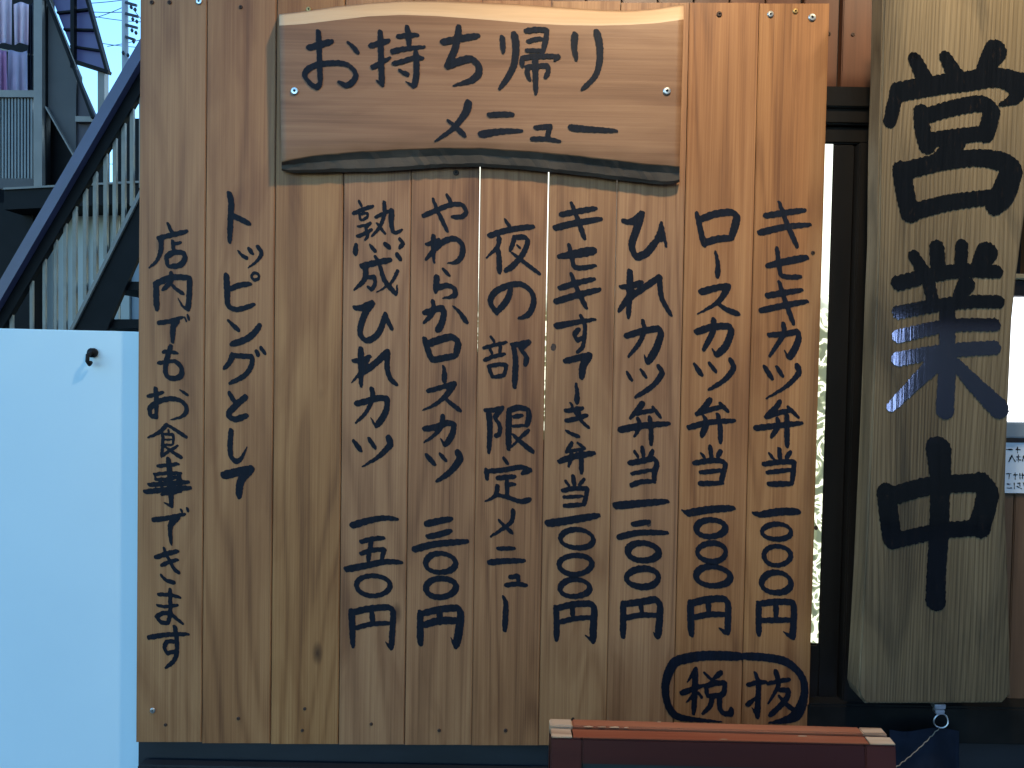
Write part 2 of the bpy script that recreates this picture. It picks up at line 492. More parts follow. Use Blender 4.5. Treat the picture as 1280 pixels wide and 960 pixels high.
def parse(txt):
    out = []
    for st in txt.split(';'):
        st = st.strip()
        if not st: continue
        w, p = st.split(':')
        ws = [float(v) for v in w.split('-')]
        pts = []
        p = p.strip()
        if p.startswith('O'):
            cx, cy, rx, ry = [float(v) for v in p[1:].split(',')]
            n = 22
            ph = 2.0
            for i in range(n + 1):
                a = ph + 6.2832 * i / n
                k = 1 + .035 * math.sin(2 * a + cx) + .02 * math.sin(3 * a + cy)
                pts.append((cx + rx * k * math.cos(a), cy + ry * k * math.sin(a), ws[0] * (1 + .10 * math.sin(a * 2 + cy))))
        else:
            raw = [tuple(float(v) for v in q.split(',')) for q in p.split()]
            m = len(raw)
            for i, q in enumerate(raw):
                if len(q) == 3: wd = q[2]
                else:
                    u = i / max(1, m - 1)
                    wd = ws[0] + (ws[-1] - ws[0]) * u
                pts.append((q[0], q[1], wd))
            # Catmull-Rom smoothing, gentler at sharp turns
            P = np.array(pts)
            res = []
            for i in range(m - 1):
                p0 = P[max(i - 1, 0)]; p1 = P[i]; p2 = P[i + 1]; p3 = P[min(i + 2, m - 1)]
                t1 = (p2 - p0) * .5; t2 = (p3 - p1) * .5
                def damp(a, b, c):
                    u = b[:2] - a[:2]; v = c[:2] - b[:2]
                    lu = np.linalg.norm(u); lv = np.linalg.norm(v)
                    if lu < 1e-6 or lv < 1e-6: return .6
                    cs = float(u @ v) / (lu * lv)
                    return max(0., min(1., (cs + .15) / .9)) * min(1., 1.2 * min(lu, lv) / max(lu, lv) + .2)
                t1 = t1 * damp(p0, p1, p2) if i > 0 else (p2 - p1) * .6
                t2 = t2 * damp(p1, p2, p3) if i < m - 2 else (p2 - p1) * .6
                for k in range(6):
                    u = k / 6
                    h = ((2*u**3-3*u**2+1) * p1 + (u**3-2*u**2+u) * t1 + (-2*u**3+3*u**2) * p2 + (u**3-u**2) * t2)
                    res.append(tuple(h))
            res.append(tuple(P[-1]))
            pts = res
        out.append(pts)
    return out

def noise1(n, seed):
    r = np.random.RandomState(seed)
    return r.uniform(-1, 1, n)

def glyph_mesh(name, strokes, ox, oy, s, Y, step, mat, parent, serr=0.0, seed=0, wmul=1.0, nib=.70, nib_ang=.9, taper=True):
    segs = []
    for st in strokes:
        q = [(ox + a[0] / s, oy + a[1] / s, max(.5, a[2] * wmul / s / 2)) for a in st]
        if taper and len(q) < 22 or (taper and abs(st[0][0] - st[-1][0]) + abs(st[0][1] - st[-1][1]) > 8):
            for i_, f_ in ((0, .84), (1, .93), (-1, .66), (-2, .84), (-3, .94)):     # the brush lands firm and lifts off to a point
                if abs(i_) < len(q): q[i_] = (q[i_][0], q[i_][1], q[i_][2] * f_)
        if len(q) == 1: q = q * 2
        for i in range(len(q) - 1): segs.append(q[i] + q[i + 1])
    S = np.array(segs)
    R = S[:, [2, 5]].max() + 2
    x0 = S[:, [0, 3]].min() - R; x1 = S[:, [0, 3]].max() + R
    y0 = S[:, [1, 4]].min() - R; y1 = S[:, [1, 4]].max() + R
    nx = int((x1 - x0) / step) + 2; ny = int((y1 - y0) / step) + 2
    gx = x0 + np.arange(nx) * step; gy = y0 + np.arange(ny) * step
    X, Yy = np.meshgrid(gx, gy)
    r = np.random.RandomState(seed + 11)
    # wobble of the brush edge
    wob = sum(a * np.sin(X * fx + Yy * fy + ph) for a, fx, fy, ph in
              [(.22, .9, .5, r.uniform(0, 6)), (.18, -.6, 1.1, r.uniform(0, 6)), (.12, 1.9, -1.4, r.uniform(0, 6)), (.08, 2.9, 2.3, r.uniform(0, 6))])
    Yq = Yy
    if serr:
        nn = noise1(nx, seed); Yq = Yy + serr * nn[None, :]
        wob = wob * 1.6
    D = np.full(X.shape, 1e9)
    # flat brush held at an angle: the tip is an ellipse with its long axis down to the right
    c45 = math.cos(nib_ang); s45 = math.sin(nib_ang); kk = 1 / nib
    def tr(a, b): u = a * c45 + b * s45; v = -a * s45 + b * c45; return u * .95, v * kk * .95
    X, Yq = tr(X, Yq)
    for a0, b0, r0, a1, b1, r1 in S:
        a0, b0 = tr(a0, b0); a1, b1 = tr(a1, b1)
        dx = a1 - a0; dy = b1 - b0; L2 = dx * dx + dy * dy
        if L2 < 1e-9: t = np.zeros_like(X)
        else: t = np.clip(((X - a0) * dx + (Yq - b0) * dy) / L2, 0, 1)
        d = np.hypot(X - a0 - t * dx, Yq - b0 - t * dy) - (r0 + (r1 - r0) * t)
        np.minimum(D, d, out=D)
    D = D + wob * 1.0
    verts = []; faces = []; cache = {}
    def vid(k, x, y):
        i = cache.get(k)
        if i is None:
            i = len(verts); cache[k] = i; verts.append((x, y))
        return i
    IN = D < 0
    full = IN[:-1, :-1] & IN[1:, :-1] & IN[:-1, 1:] & IN[1:, 1:]
    anyi = (IN[:-1, :-1] | IN[1:, :-1] | IN[:-1, 1:] | IN[1:, 1:]) & ~full
    for j in range(ny - 1):
        row = full[j]; i = 0
        if row.any():
            while i < nx - 1:
                if row[i]:
                    k = i
                    while k < nx - 1 and row[k]: k += 1
                    faces.append((vid((i, j), gx[i], gy[j]), vid((k, j), gx[k], gy[j]),
                                  vid((k, j + 1), gx[k], gy[j + 1]), vid((i, j + 1), gx[i], gy[j + 1])))
                    i = k
                else: i += 1
    for j, i in zip(*np.nonzero(anyi)):
        c = [(i, j), (i + 1, j), (i + 1, j + 1), (i, j + 1)]
        d = [D[b, a] for a, b in c]
        poly = []
        for q in range(4):
            a = c[q]; b = c[(q + 1) % 4]; da = d[q]; db = d[(q + 1) % 4]
            if da < 0: poly.append(vid(a, gx[a[0]], gy[a[1]]))
            if (da < 0) != (db < 0):
                t = da / (da - db)
                key = ('e',) + (a + b if a < b else b + a)
                poly.append(vid(key, gx[a[0]] + (gx[b[0]] - gx[a[0]]) * t, gy[a[1]] + (gy[b[1]] - gy[a[1]]) * t))
        if len(poly) >= 3: faces.append(tuple(poly))
    if not faces: return None
    W3 = [px(x, y, Y) for x, y in verts]
    return mesh_obj(name, W3, [tuple(reversed(f)) for f in faces] if False else faces, mat, parent)

INK = []     # (plank index or 'plaque'/'board', ox, oy, scale, name, strokes)
def G(where, ox, oy, s, txt, name='painted_character'):
    INK.append((where, ox, oy, s, name, txt))

T1 = (370, 20, 6.4); T2 = (540, 20, 5.333)
G('P', *T1, '40:100,255 175,235 290,200; 38:180,125 185,250 190,400 195,540; 36:195,540 165,570 120,545 70,480 90,430 170,390 300,375 400,385 460,430 480,480 450,530 400,555 345,530; 22-45:415,210 460,250 490,290')
G('P', *T1, '35:595,240 660,220 745,195; 42:675,130 680,300 685,450 690,550; 28-12:690,555 640,510; 35-20:610,410 680,375 755,330; 32:815,165 890,155 975,150; 40:890,90 900,160 905,240; 38-25:770,285 850,265 1030,245; 30:780,380 860,360 940,335 1015,335; 42:960,290 965,400 960,500 945,560; 30-12:940,565 880,525; 22-38:825,430 860,455 895,465')
G('P', *T2, '36:70,175 160,155 310,130; 38:180,75 165,170 145,240 100,340; 38:100,335 170,305 260,285 310,330,40 310,385,38 260,430,32 140,465,12')
G('P', *T2, '36-30:470,145 475,240; 48-25:550,125 560,200 550,310 510,400 450,485; 30:625,100 700,90 765,95 760,150 740,240; 24:640,170 690,155 735,150; 24:630,230 690,230 740,232; 28:600,285 600,335; 28:600,280 700,268 845,268; 28-12:845,268 815,300; 30:640,345 635,380 650,425; 28:630,340 700,335 770,330 775,370 755,410; 40-28:690,290 690,400 692,515')
G('P', *T2, '42-30:955,125 948,200 962,290; 48-22:1100,110 1118,200 1115,320 1080,410 1000,490')
G('P', *T2, '48-14:245,580 220,650 140,750 20,835; 20-42:105,695 160,740 215,795')
G('P', *T2, '30:380,660 460,655 540,655; 42-24:325,790 450,770 600,765')
G('P', *T2, '28:690,745 790,735 775,780 770,820; 28-24:665,820 760,820 855,835')
G('P', *T2, '42-26:925,745 1050,755 1230,765')
s7 = 6.857
def C(p, ox, oy, txt, s=s7, name='painted_character'): G(p, ox, oy, s, txt, name)
# column 1
C(0, 180, 270, '26-38:205,65 225,110 245,150; 34:120,190 230,165 370,130; 45-14:145,190 145,290 110,380 45,445; 30:245,215 250,260 255,310; 24:260,240 320,225; 34:190,350 200,410 215,435; 38:190,350 260,310 340,320 350,370 310,420 220,435')
C(0, 180, 270, '40-28:235,490 230,560 160,635; 25-38:230,580 280,630 335,665; 46:105,580 105,700 110,800; 42:95,585 220,530 330,525 390,535 390,620 385,720 375,800; 34-8:375,800 330,770 290,700')
C(0, 180, 400, '36-26:125,25 220,10 330,-25; 22:375,-40 385,0; 18:350,-20 362,10; 50-36:285,0 250,60 245,190')
C(0, 180, 400, '38:230,225 200,320 185,400 190,470 235,500 300,490 325,450 310,390 260,350; 28:165,275 215,270 285,285; 28:125,370 180,360 260,350')
C(0, 180, 400, '28:35,655 90,640 165,620; 40-30:100,590 105,700 105,830; 36:105,830 60,820 50,760 110,705 220,675 310,690 360,740 360,790,30 320,830,22 220,858,10; 15-34:310,600 370,640')
C(0, 180, 520, '35-18:195,75 130,140 35,185; 25-38:200,75 270,120 360,180; 26:160,150 160,250 150,350; 22:165,155 250,160 250,240; 16:165,205 250,200; 18:165,250 250,245; 22:150,345 200,310 290,255; 22-38:190,270 260,320 320,355; 18:210,120 215,150')
C(0, 180, 520, '28:120,430 210,420 295,410; 42:210,370 225,550 235,770; 30-14:235,775 175,745; 18:90,500 100,540; 26:90,500 200,490 320,490; 26:100,545 200,540 300,520; 34:45,590 200,580 385,565; 38:10,650 200,630 400,615; 24:150,672 300,652; 44:300,510 310,640')
C(0, 180, 520, '40-28:80,890 200,875 350,840; 24:370,790 380,820; 20:315,800 330,830; 45-26:290,870 230,930 225,1020 235,1100')
C(0, 180, 640, '34:100,390 190,360 290,335; 28:150,460 220,425 290,410; 25-35:170,310 210,400 260,490 300,520; 24-38:145,540 190,585 260,605')
C(0, 180, 700, '30-28:125,295 220,300 310,320; 25:115,390 200,400 290,385; 32:225,255 225,350 225,450 205,535 150,535 110,490 150,460 220,460 330,545')
C(0, 180, 700, '38-30:40,665 200,640 380,635; 40-24:265,575 280,680 280,800 250,870 185,925; 30:275,700 200,700 175,750 200,800 265,780')
# column 2
C(1, 265, 235, '50-42:150,50 165,130 160,250 150,460; 45:180,240 240,265 320,305')
C(1, 265, 235, '20-36:225,540 260,580 300,600; 38:320,525 345,560; 42-12:395,505 425,560 390,620 310,685')
C(1, 265, 235, '22:O372,758,31,31; 50-30:125,750 130,900 138,1005 200,1040 280,1027 365,995; 38:160,865 230,835 330,820')
C(1, 265, 370, '25-45:140,210 180,250 225,290; 40-45:410,250 350,330 270,380 165,415')
C(1, 265, 370, '45-25:180,505 150,570 100,625; 38:180,510 260,515 340,520 340,590 280,680,34 150,750,30; 38:385,475 395,510; 35:420,445 455,495')
C(1, 265, 490, '38-45:150,10 190,80; 42:290,40 220,100 150,170 145,210 200,235 300,200')
C(1, 265, 490, '40-42:165,330 155,450 160,550; 42:160,550 200,595,38 250,570,28 300,470,9')
C(1, 265, 490, '60-55:100,715 200,690 345,655; 58-50:335,655 260,740 235,820 230,900')
# column 4
C(3, 430, 240, '25:130,80 150,120; 28:80,185 160,150 250,120; 20:130,190 140,240; 20:130,190 200,180 200,215 145,245; 20:120,295 180,285 230,265 190,310; 28-20:185,300 205,370 180,410; 26:115,380 180,355 240,320; 35-18:345,90 345,200 300,310 235,380; 25:270,215 340,185 410,155; 46-18:410,160 405,260 420,340 460,345 500,320; 25-30:285,270 350,355; 32-45:105,450 95,530; 24-45:225,455 265,505; 36-45:350,445 390,475; 34-30:480,405 505,440 475,480')
C(3, 430, 240, '42:150,635 280,605 400,580; 32:270,555 310,640 350,760,42 440,870,50; 50-18:185,640 175,750 85,840; 30:200,735 260,725 265,790 235,835 205,815; 30-10:460,675 400,780 280,860; 40:455,535 485,580; 16:455,860 455,800')
C(3, 430, 360, '38-46:90,170 150,170 245,125; 46-40:245,125 190,200 150,300 140,400 190,450 250,430 310,360 355,220; 30-42:355,215 380,290 410,350')
C(3, 430, 360, '50-36:145,525 145,680 145,840; 35:80,625 150,620 225,585; 34-14:210,600 150,710 65,810; 42:150,730 250,660 375,545 370,620 372,700 400,780 450,825')
C(3, 430, 480, '42:105,170 200,145 300,120 370,125 365,210 330,290 275,360; 30-10:275,365 230,290; 45-18:240,45 245,120 190,240 100,335')
C(3, 430, 480, '35-52:85,490 140,565; 36-42:215,470 265,545; 60-14:385,465 395,520 300,620 155,710')
C(3, 430, 630, '50-32:70,185 200,145 340,120 460,130')
C(3, 430, 630, '34:145,325 240,300 345,290; 34:235,310 220,400 205,490; 34:145,425 250,395 345,390 320,480; 48-36:20,560 200,525 350,495 495,500')
C(3, 430, 630, '36:O250,700,150,84', name='painted_circle')
C(3, 430, 700, '55-42:65,440 70,560 75,740; 45:80,450 200,420 370,405 420,440 415,600 405,755; 38-10:400,755 355,700; 44:240,450 245,540; 34:95,585 230,550 400,540')
# column 5
C(4, 515, 240, '34:95,205 200,160 330,110 430,110 465,170 430,210 345,215; 30-40:300,25 340,100; 26-42:180,60 220,160 300,330')
C(4, 515, 240, '42-24:185,380 180,480 190,605; 28:125,450 180,430 235,405; 40-24:190,500 115,580; 40:190,490 280,420 370,400 430,450 430,540 380,600,30 305,610,12')
C(4, 515, 240, '25-38:265,660 315,710; 50-34:215,730 205,800 200,860; 38:205,830 300,800 365,830 370,880 330,900,26 260,910,10')
C(4, 515, 360, '40-48:105,215 180,190 260,170 275,220 250,310 215,365; 38-25:180,115 180,210 100,300; 15-52:350,155 410,210 465,290')
C(4, 515, 360, '50:110,440 140,540 170,620; 50:140,480 230,445 340,420 395,470 375,580; 44:170,620 270,600 375,580')
C(4, 515, 360, '25-48:270,670 280,730 275,800')
C(4, 515, 480, '34:135,60 230,35 370,-10; 46-12:365,-5 290,100 190,180 90,225; 30-46:290,130 350,180 410,225')
C(4, 515, 480, '42-16:265,275 250,360 200,430 105,500; 42:105,385 200,370 300,335 360,345 345,430 290,520; 34-10:280,525 245,465')
C(4, 515, 480, '38-52:125,610 190,685; 34-38:245,605 290,655; 62-28:395,590 410,640 330,750 210,835')
C(4, 515, 640, '38-32:95,80 180,60 265,45; 32:105,165 180,150 260,125; 38-34:15,250 150,215 370,195', 5.333)
C(4, 515, 640, '30:O190,340,98,66', 5.333, 'painted_circle')
C(4, 515, 640, '34:O192,505,102,62', 5.333, 'painted_circle')
C(4, 515, 640, '38-42:55,670 55,780 55,880; 34-48:60,680 180,650 300,640 325,680 315,780 295,890; 30-10:290,900 260,840; 38:185,660 185,740; 35-44:80,755 180,725 310,725', 5.333)
# column 6
C(5, 600, 270, '25-40:215,30 260,100; 40:80,170 200,130 330,105 460,90; 42-14:165,185 150,260 55,360; 38-46:155,280 165,380 165,480; 38-25:295,180 280,240 255,300; 38:300,185 380,180 410,220 370,320 290,420 215,470; 20:320,250 345,275; 26-40:280,320 370,390 510,495')
C(5, 600, 270, '42:265,620 230,720 140,830; 42:140,830 90,740 120,660 230,600 350,585 440,650 460,740 420,840,38 330,880,24')
C(5, 600, 400, '26:95,145 125,190; 26:30,240 120,215 230,190; 26:85,235 105,300; 28:175,215 170,290; 28:40,345 110,315 215,290; 34:75,400 105,490; 30:80,395 170,380 225,385 205,470 115,490; 40-48:285,210 305,350 295,575; 38:275,215 350,205 425,185; 34-40:425,185 350,250 400,320 385,385')
C(5, 600, 500, '50-36:75,100 85,250 75,450; 34:45,90 120,85 195,65; 34:195,65 130,150 170,220 165,290 130,310; 46:250,100 245,250 245,420; 42:250,90 330,65 410,85 420,150 400,220; 32:290,145 365,130; 24:280,225 400,215; 30-14:415,260 350,320 240,430; 30-50:285,300 350,360 450,440')
C(5, 600, 500, '30-38:205,500 235,545; 38:55,600 60,680; 36:70,610 200,600 350,575 430,600 360,630; 38:150,670 300,655; 36:230,690 235,830; 30:240,725 300,720; 42-14:150,740 130,820 45,870; 30-40:130,810 240,835 350,870 430,850')
C(5, 600, 640, '34-18:250,-10 230,80 80,185; 20-35:140,60 190,110 240,155', 6)
C(5, 600, 640, '28:135,275 260,272; 40-32:70,380 180,368 335,365', 6)
C(5, 600, 640, '30:225,490 285,480 290,540; 30:195,550 270,540 350,550', 6)
C(5, 600, 640, '25-44:175,635 195,690 185,885', 6)
# column 7
C(6, 680, 245, '32-48:235,60 290,200 345,360; 40:145,160 270,135 445,105; 46-42:95,275 230,240 490,195')
C(6, 680, 245, '36:215,420 240,530 260,610 340,615 445,595,28; 35-70:125,520 250,500 430,465')
C(6, 680, 245, '35-48:235,670 285,800 360,955; 42-35:135,790 280,745 435,710; 45-40:100,905 280,850 480,800')
C(6, 680, 380, '50-28:105,190 230,165 440,130; 35-28:315,100 350,180 345,290 330,370 280,415; 34:300,215 262,260 285,310 330,290')
C(6, 680, 380, '42-46:180,490 280,465 400,435; 56-50:390,440 340,520 320,630')
C(6, 680, 380, '25-46:275,685 285,770 280,845')
C(6, 680, 510, '34:185,25 260,15 335,0; 34:190,110 280,90 370,60; 25:230,-40 280,60 340,130,32 385,170,30; 50:285,10 300,90')
C(6, 680, 510, '24-34:190,195 245,225 300,245')
C(6, 680, 510, '32:240,300 190,380; 24-32:290,300 350,345; 24:190,375 280,360 350,350; 38-44:130,460 240,420 430,385; 38-26:240,390 210,500; 38:315,360 320,450 320,555')
C(6, 680, 510, '38:250,585 260,670; 28:185,625 215,670; 28:345,610 300,660; 34:160,710 250,690 370,690 360,760 340,830; 28:170,765 330,755; 34:175,840 340,825')
C(6, 680, 630, '44-38:25,130 150,112 365,75', 5.333)
C(6, 680, 630, '28:O220,232,110,62', 5.333, 'painted_circle')
C(6, 680, 630, '30:O210,405,108,65', 5.333, 'painted_circle')
C(6, 680, 630, '30:O205,560,102,56', 5.333, 'painted_circle')
C(6, 680, 630, '36:80,690 85,800 82,905; 32-44:75,700 190,670 310,665 335,700 330,800 325,915; 28-10:325,915 275,875; 32:190,680 190,750; 28:100,790 200,765 320,755', 5.333)
# column 8
C(7, 765, 250, '40-46:95,180 170,185 265,110; 55-48:255,120 200,280 170,400 210,490 300,450 390,340; 50-30:385,345 415,280 420,200; 26:425,195 450,320 465,400; 60:410,330 425,270')
C(7, 765, 250, '52-40:155,615 150,800 140,1005; 34-46:75,745 160,740 255,705; 60-28:185,790 120,870 55,955; 42:160,830 290,740 410,660 412,740 430,850 505,985')
C(7, 765, 380, '36-26:265,145 275,230 230,340 140,450; 42-52:120,275 250,235 400,210 420,260 380,380 310,500; 30-12:300,505 275,430')
C(7, 765, 380, '26-42:130,585 165,650; 28-38:250,565 290,625; 44-30:400,535 430,590 350,700 200,800')
C(7, 765, 490, '42-30:265,95 220,150 155,225; 30-38:350,130 415,215; 32:180,190 280,170 380,155; 50-40:70,325 250,290 490,270; 38-20:225,230 235,300 190,385; 38:325,220 335,330 335,450')
C(7, 765, 490, '36:260,475 270,560; 30:195,510 225,560; 34:350,505 320,560; 40:150,610 260,590 350,570 385,610 365,690 360,770; 30:170,700 350,665; 38-32:165,800 250,770 360,765')
C(7, 765, 620, '46-34:25,65 180,50 370,35', 5.333)
C(7, 765, 620, '32:140,190 250,170; 36-30:45,275 180,245 370,245', 5.333)
C(7, 765, 620, '36:O207,372,105,58', 5.333, 'painted_circle')
C(7, 765, 620, '34:O205,545,110,60', 5.333, 'painted_circle')
C(7, 765, 620, '38:75,715 75,830 72,940; 36-42:85,720 200,705 290,690 320,730 315,850 305,935; 24-14:300,945 278,910; 30:190,715 200,780; 30:90,815 180,795 310,795', 5.333)
# column 9
C(8, 850, 250, '40-52:145,115 175,250 205,385; 46-56:180,165 300,120 440,105 490,150 440,320; 48:205,370 320,335 450,325')
C(8, 850, 250, '25-46:305,445 325,550 320,655')
C(8, 850, 250, '50-42:180,790 280,760 420,730; 52-12:415,740 330,870 150,978; 30-50:330,890 400,940 500,975')
C(8, 850, 370, '46-34:290,205 280,310 200,465; 48:140,310 280,265 420,260 440,310 390,430 320,505; 34-12:310,510 275,450')
C(8, 850, 370, '30-56:125,585 180,670; 32-42:250,575 305,645; 46-26:435,550 460,620 380,720 245,805')
C(8, 850, 490, '42-36:260,65 210,130 145,190; 35-42:345,100 410,165; 34:140,190 260,150 370,125; 42-36:75,305 250,260 470,245; 36-46:210,215 225,280 185,375; 40:325,195 345,300 345,430')
C(8, 850, 490, '38:260,470 270,570; 28:185,530 215,570; 34:350,505 320,555; 38:120,610 250,590 350,590 390,620 370,700 350,780; 34:175,690 360,670; 42-32:170,785 370,780')
C(8, 850, 620, '42-38:50,115 200,90 358,80; 14-38:15,95 60,125', 5.333)
C(8, 850, 620, '34:O205,215,100,55', 5.333, 'painted_circle')
C(8, 850, 620, '30:O212,375,98,60', 5.333, 'painted_circle')
C(8, 850, 620, '34:O220,535,115,65', 5.333, 'painted_circle')
C(8, 850, 620, '42:70,710 72,820 75,925; 38:80,715 180,690 290,685 320,720 320,830 315,915; 34-12:300,910 260,880; 34:190,700 190,780; 32:95,810 190,790 310,790', 5.333)
# column 10
C(9, 940, 245, '32-50:235,55 290,210 385,430; 44-40:115,170 270,145 455,120; 48-36:65,315 280,265 500,245')
C(9, 940, 245, '36:215,450 230,580 250,680 330,695 420,690; 38-54:130,600 250,570 470,525')
C(9, 940, 245, '35-46:235,740 285,900 355,1092; 45-36:130,855 270,830 430,805; 44-38:75,982 280,937 475,902')
C(9, 940, 370, '42-30:270,240 270,330 150,515; 38-50:145,335 280,325 390,305 400,360 370,450 320,530; 30-12:310,530 280,465')
C(9, 940, 370, '40-50:110,610 170,705; 36-42:215,610 260,685; 54-14:390,600 400,660 300,770 120,880')
C(9, 940, 490, '38:240,80 200,140 115,215; 32-38:310,130 395,215; 36:120,215 220,180 320,160; 45-36:30,310 200,290 430,265; 36:220,230 220,300 165,385; 42:300,200 300,330 300,465')
C(9, 940, 490, '38:235,490 240,580; 28:150,530 190,580; 34:330,515 290,570; 38:100,620 230,600 360,600 355,680 340,790; 34:130,690 340,665; 42:145,790 340,785')
C(9, 940, 620, '24-36:10,115 60,128; 38-44:60,125 180,105 310,103', 5.333)
C(9, 940, 620, '27:O165,238,94,53', 5.333, 'painted_circle')
C(9, 940, 620, '28:O168,398,93,62', 5.333, 'painted_circle')
C(9, 940, 620, '32:O162,578,103,66', 5.333, 'painted_circle')
C(9, 940, 620, '36:45,715 45,830 45,925; 34-40:50,720 160,705 270,710 280,760 275,880 270,945; 30-10:260,940 210,905; 34:160,710 160,820; 32:60,830 280,825', 5.333)
# tax note
C(8, 820, 800, '62:672,130 400,125 230,150 140,190,56 80,330,56 85,480,54 140,590,58 250,630,40 530,655,12', 6.4, 'painted_oval_half')
C(9, 820, 800, '54:708,130 880,140 1050,180,60 1170,300,56 1185,450,54 1130,590,66 1040,640,44 900,665,14', 6.4, 'painted_oval_half')
C(8, 820, 800, '35-12:320,230 250,335; 46-36:315,250 310,420 300,590; 40-24:205,425 300,390 380,360; 26-10:300,440 240,500; 20-30:340,420 365,460; 20-32:385,260 445,320; 40-18:520,260 450,320; 34:400,370 410,450; 36:400,370 470,345 550,345 545,410 520,440 420,450; 40-24:450,460 430,530 370,590; 38:510,450 510,540 540,585 600,590 605,550', 6.4)
C(9, 820, 800, '30:735,360 810,340 885,335; 30-46:795,265 820,350 815,480 810,615; 35-14:730,520 810,450; 12-25:770,545 805,600; 25-32:890,350 980,330 1070,315; 45-14:960,255 980,350 950,420 895,510; 34:980,400 1060,400 1050,460 980,540 910,605; 25-46:985,450 1040,510 1100,560', 6.4)
# big board
B1 = (1080, 40, 3.69); B2 = (1080, 290, 3.84); B3 = (1080, 540, 4.0)
G('B', *B1, '55-72:235,125 290,235; 50-76:375,115 430,215; 95-48:605,90 535,200; 58-54:155,265 120,410; 78:165,275 300,250 480,225 620,210 725,245,100; 90-14:705,240 700,300 630,335; 65:265,370 270,450 290,525; 60-70:290,385 430,345 540,330 590,370 560,470; 60:290,500 430,480 570,465; 88-22:420,500 380,540 305,598; 78:175,640 190,740 212,835; 68:190,640 350,600 520,580 640,600,80 680,640,90 640,750,94 600,805,70; 66-60:220,830 400,785 600,760')
G('B', *B2, '50-58:240,115 285,190; 64:350,75 355,170; 54:470,65 465,160; 92-58:590,100 540,180; 62-56:165,245 330,205 480,185 635,190; 54:310,240 330,330; 76-34:490,255 440,320; 54:165,385 330,355 500,335 645,335; 54:165,500 400,450 625,445; 58:163,610 400,570 625,555; 66-76:400,370 400,560 400,640 388,855; 76-40:350,620 260,710 130,840; 50-88:440,630 520,720 645,845')
G('B', *B3, '112:373,88 380,200,96 380,300,86 375,500,86 362,700,84 358,845,88; 66:348,66 385,80; 86:112,305 125,420 142,535; 78:140,320 330,270 580,252; 96:585,256 620,310 578,475; 64-70:150,545 350,500 545,480')

# ------------------------------------------------------------------ setting
def lerp(a, b, t): return a + (b - a) * t
mesh_obj('street_ground', [(-60, -40, 0), (60, -40, 0), (60, 80, 0), (-60, 80, 0)], [(0, 1, 2, 3)], MAT['asphalt'])['kind'] = 'structure'

# ------------------------------------------------------------------ shop wall (timber boards over the door, dark base)
shop = empty('shop_wall', 'reddish brown timber shop wall with dark base behind the menu board', 'wall')
WY = 0.055
rs = random.Random(3)
zt = 2.75
x = px(1047, 60, WY).x
edges = [1047, 1091]
k = 1047
cur = k
while cur < 1500: cur += 43; edges.append(cur)
edges = sorted(set([1047, 1091, 1134, 1177, 1220, 1263, 1306, 1349, 1392]))
ledge = [1047 - 45 * i for i in range(1, 22)]
def wboard(xa, xb, ya, name='wall_board', mat='redwall', yb=None, Y=WY):
    a = px(xa + 1.2, ya, Y); b = px(xb - 1.2, ya, Y)
    z0 = (a.z + b.z) / 2
    if yb is None: z1 = zt
    else: z1 = z0; z0 = px((xa + xb) / 2, yb, Y).z
    return box(name, (a.x, Y, z0), (b.x, Y + .016, z1), MAT[mat], shop, .0015)
for i in range(len(edges) - 1):
    wboard(edges[i] + 3, edges[i + 1], 112)
for i, e in enumerate(ledge):
    if e < 185: continue
    wboard(e, e + 45, 14 if i else 110)
# dark backing behind the boards and base wall
a = px(188, 0, WY + .02); b = px(1420, 0, WY + .02)
zl = px(1060, 112, WY + .02).z
box('backing', (a.x, WY + .018, zl), (b.x, WY + .06, 2.755), MAT['black'], shop)
box('backing', (px(540, 0, .1).x, .10, 0), (px(1460, 0, .1).x, .14, zl + .1), MAT['black'], shop)
# solid wall left of the window, behind the planks
w0 = px(183, 500, WY).x; w1 = px(585, 500, WY).x
box('backing', (w0, WY, 0), (w1, WY + .06, zl), MAT['black'], shop)
# base wall under the sign and door
zb = px(900, 884, .04).z
box('base_wall', (px(172, 940, .022).x, .022, 0), (px(1420, 900, .03).x, .05, zb - .006), MAT['darkwall'], shop, .003)
ztl = px(1230, 884.5, -.005).z
box('base_ledge', (px(1011, 884, -.005).x, -.005, zb - .03), (px(1420, 884, .03).x, .048, ztl), MAT['ledge'], shop, .003)
box('base_ledge', (px(171, 955, -.003).x, -.003, px(300, 952, 0).z - .05), (px(1420, 960, 0).x, .02, px(300, 958, 0).z), MAT['darkwall'], shop, .003)

# ------------------------------------------------------------------ door frame with patterned lit glass
door = empty('glazed_door', 'black framed door with pale lit patterned glass beside the menu board', 'door')
GY = .0242
ztop = px(1060, 112, .03).z
# frame members
box('lintel', (px(560, 150, .03).x, .012, px(1060, 160, .03).z), (px(1110, 150, .03).x, .05, px(1060, 113, .03).z), MAT['darkframe'], door, .003)
box('lintel_groove', (px(1020, 150, .03).x, .006, px(1060, 135, .01).z), (px(1110, 150, .03).x, .0119, px(1060, 126, .01).z), MAT['darkframe'], door, .002)
box('top_rail', (px(560, 150, .03).x, .0205, px(1060, 182, .03).z), (px(1110, 150, .03).x, .052, px(1060, 160, .03).z - .001), MAT['darkframe'], door, .003)
sx = px(1036, 300, .03).x
zbot = px(1018, 802, .03).z
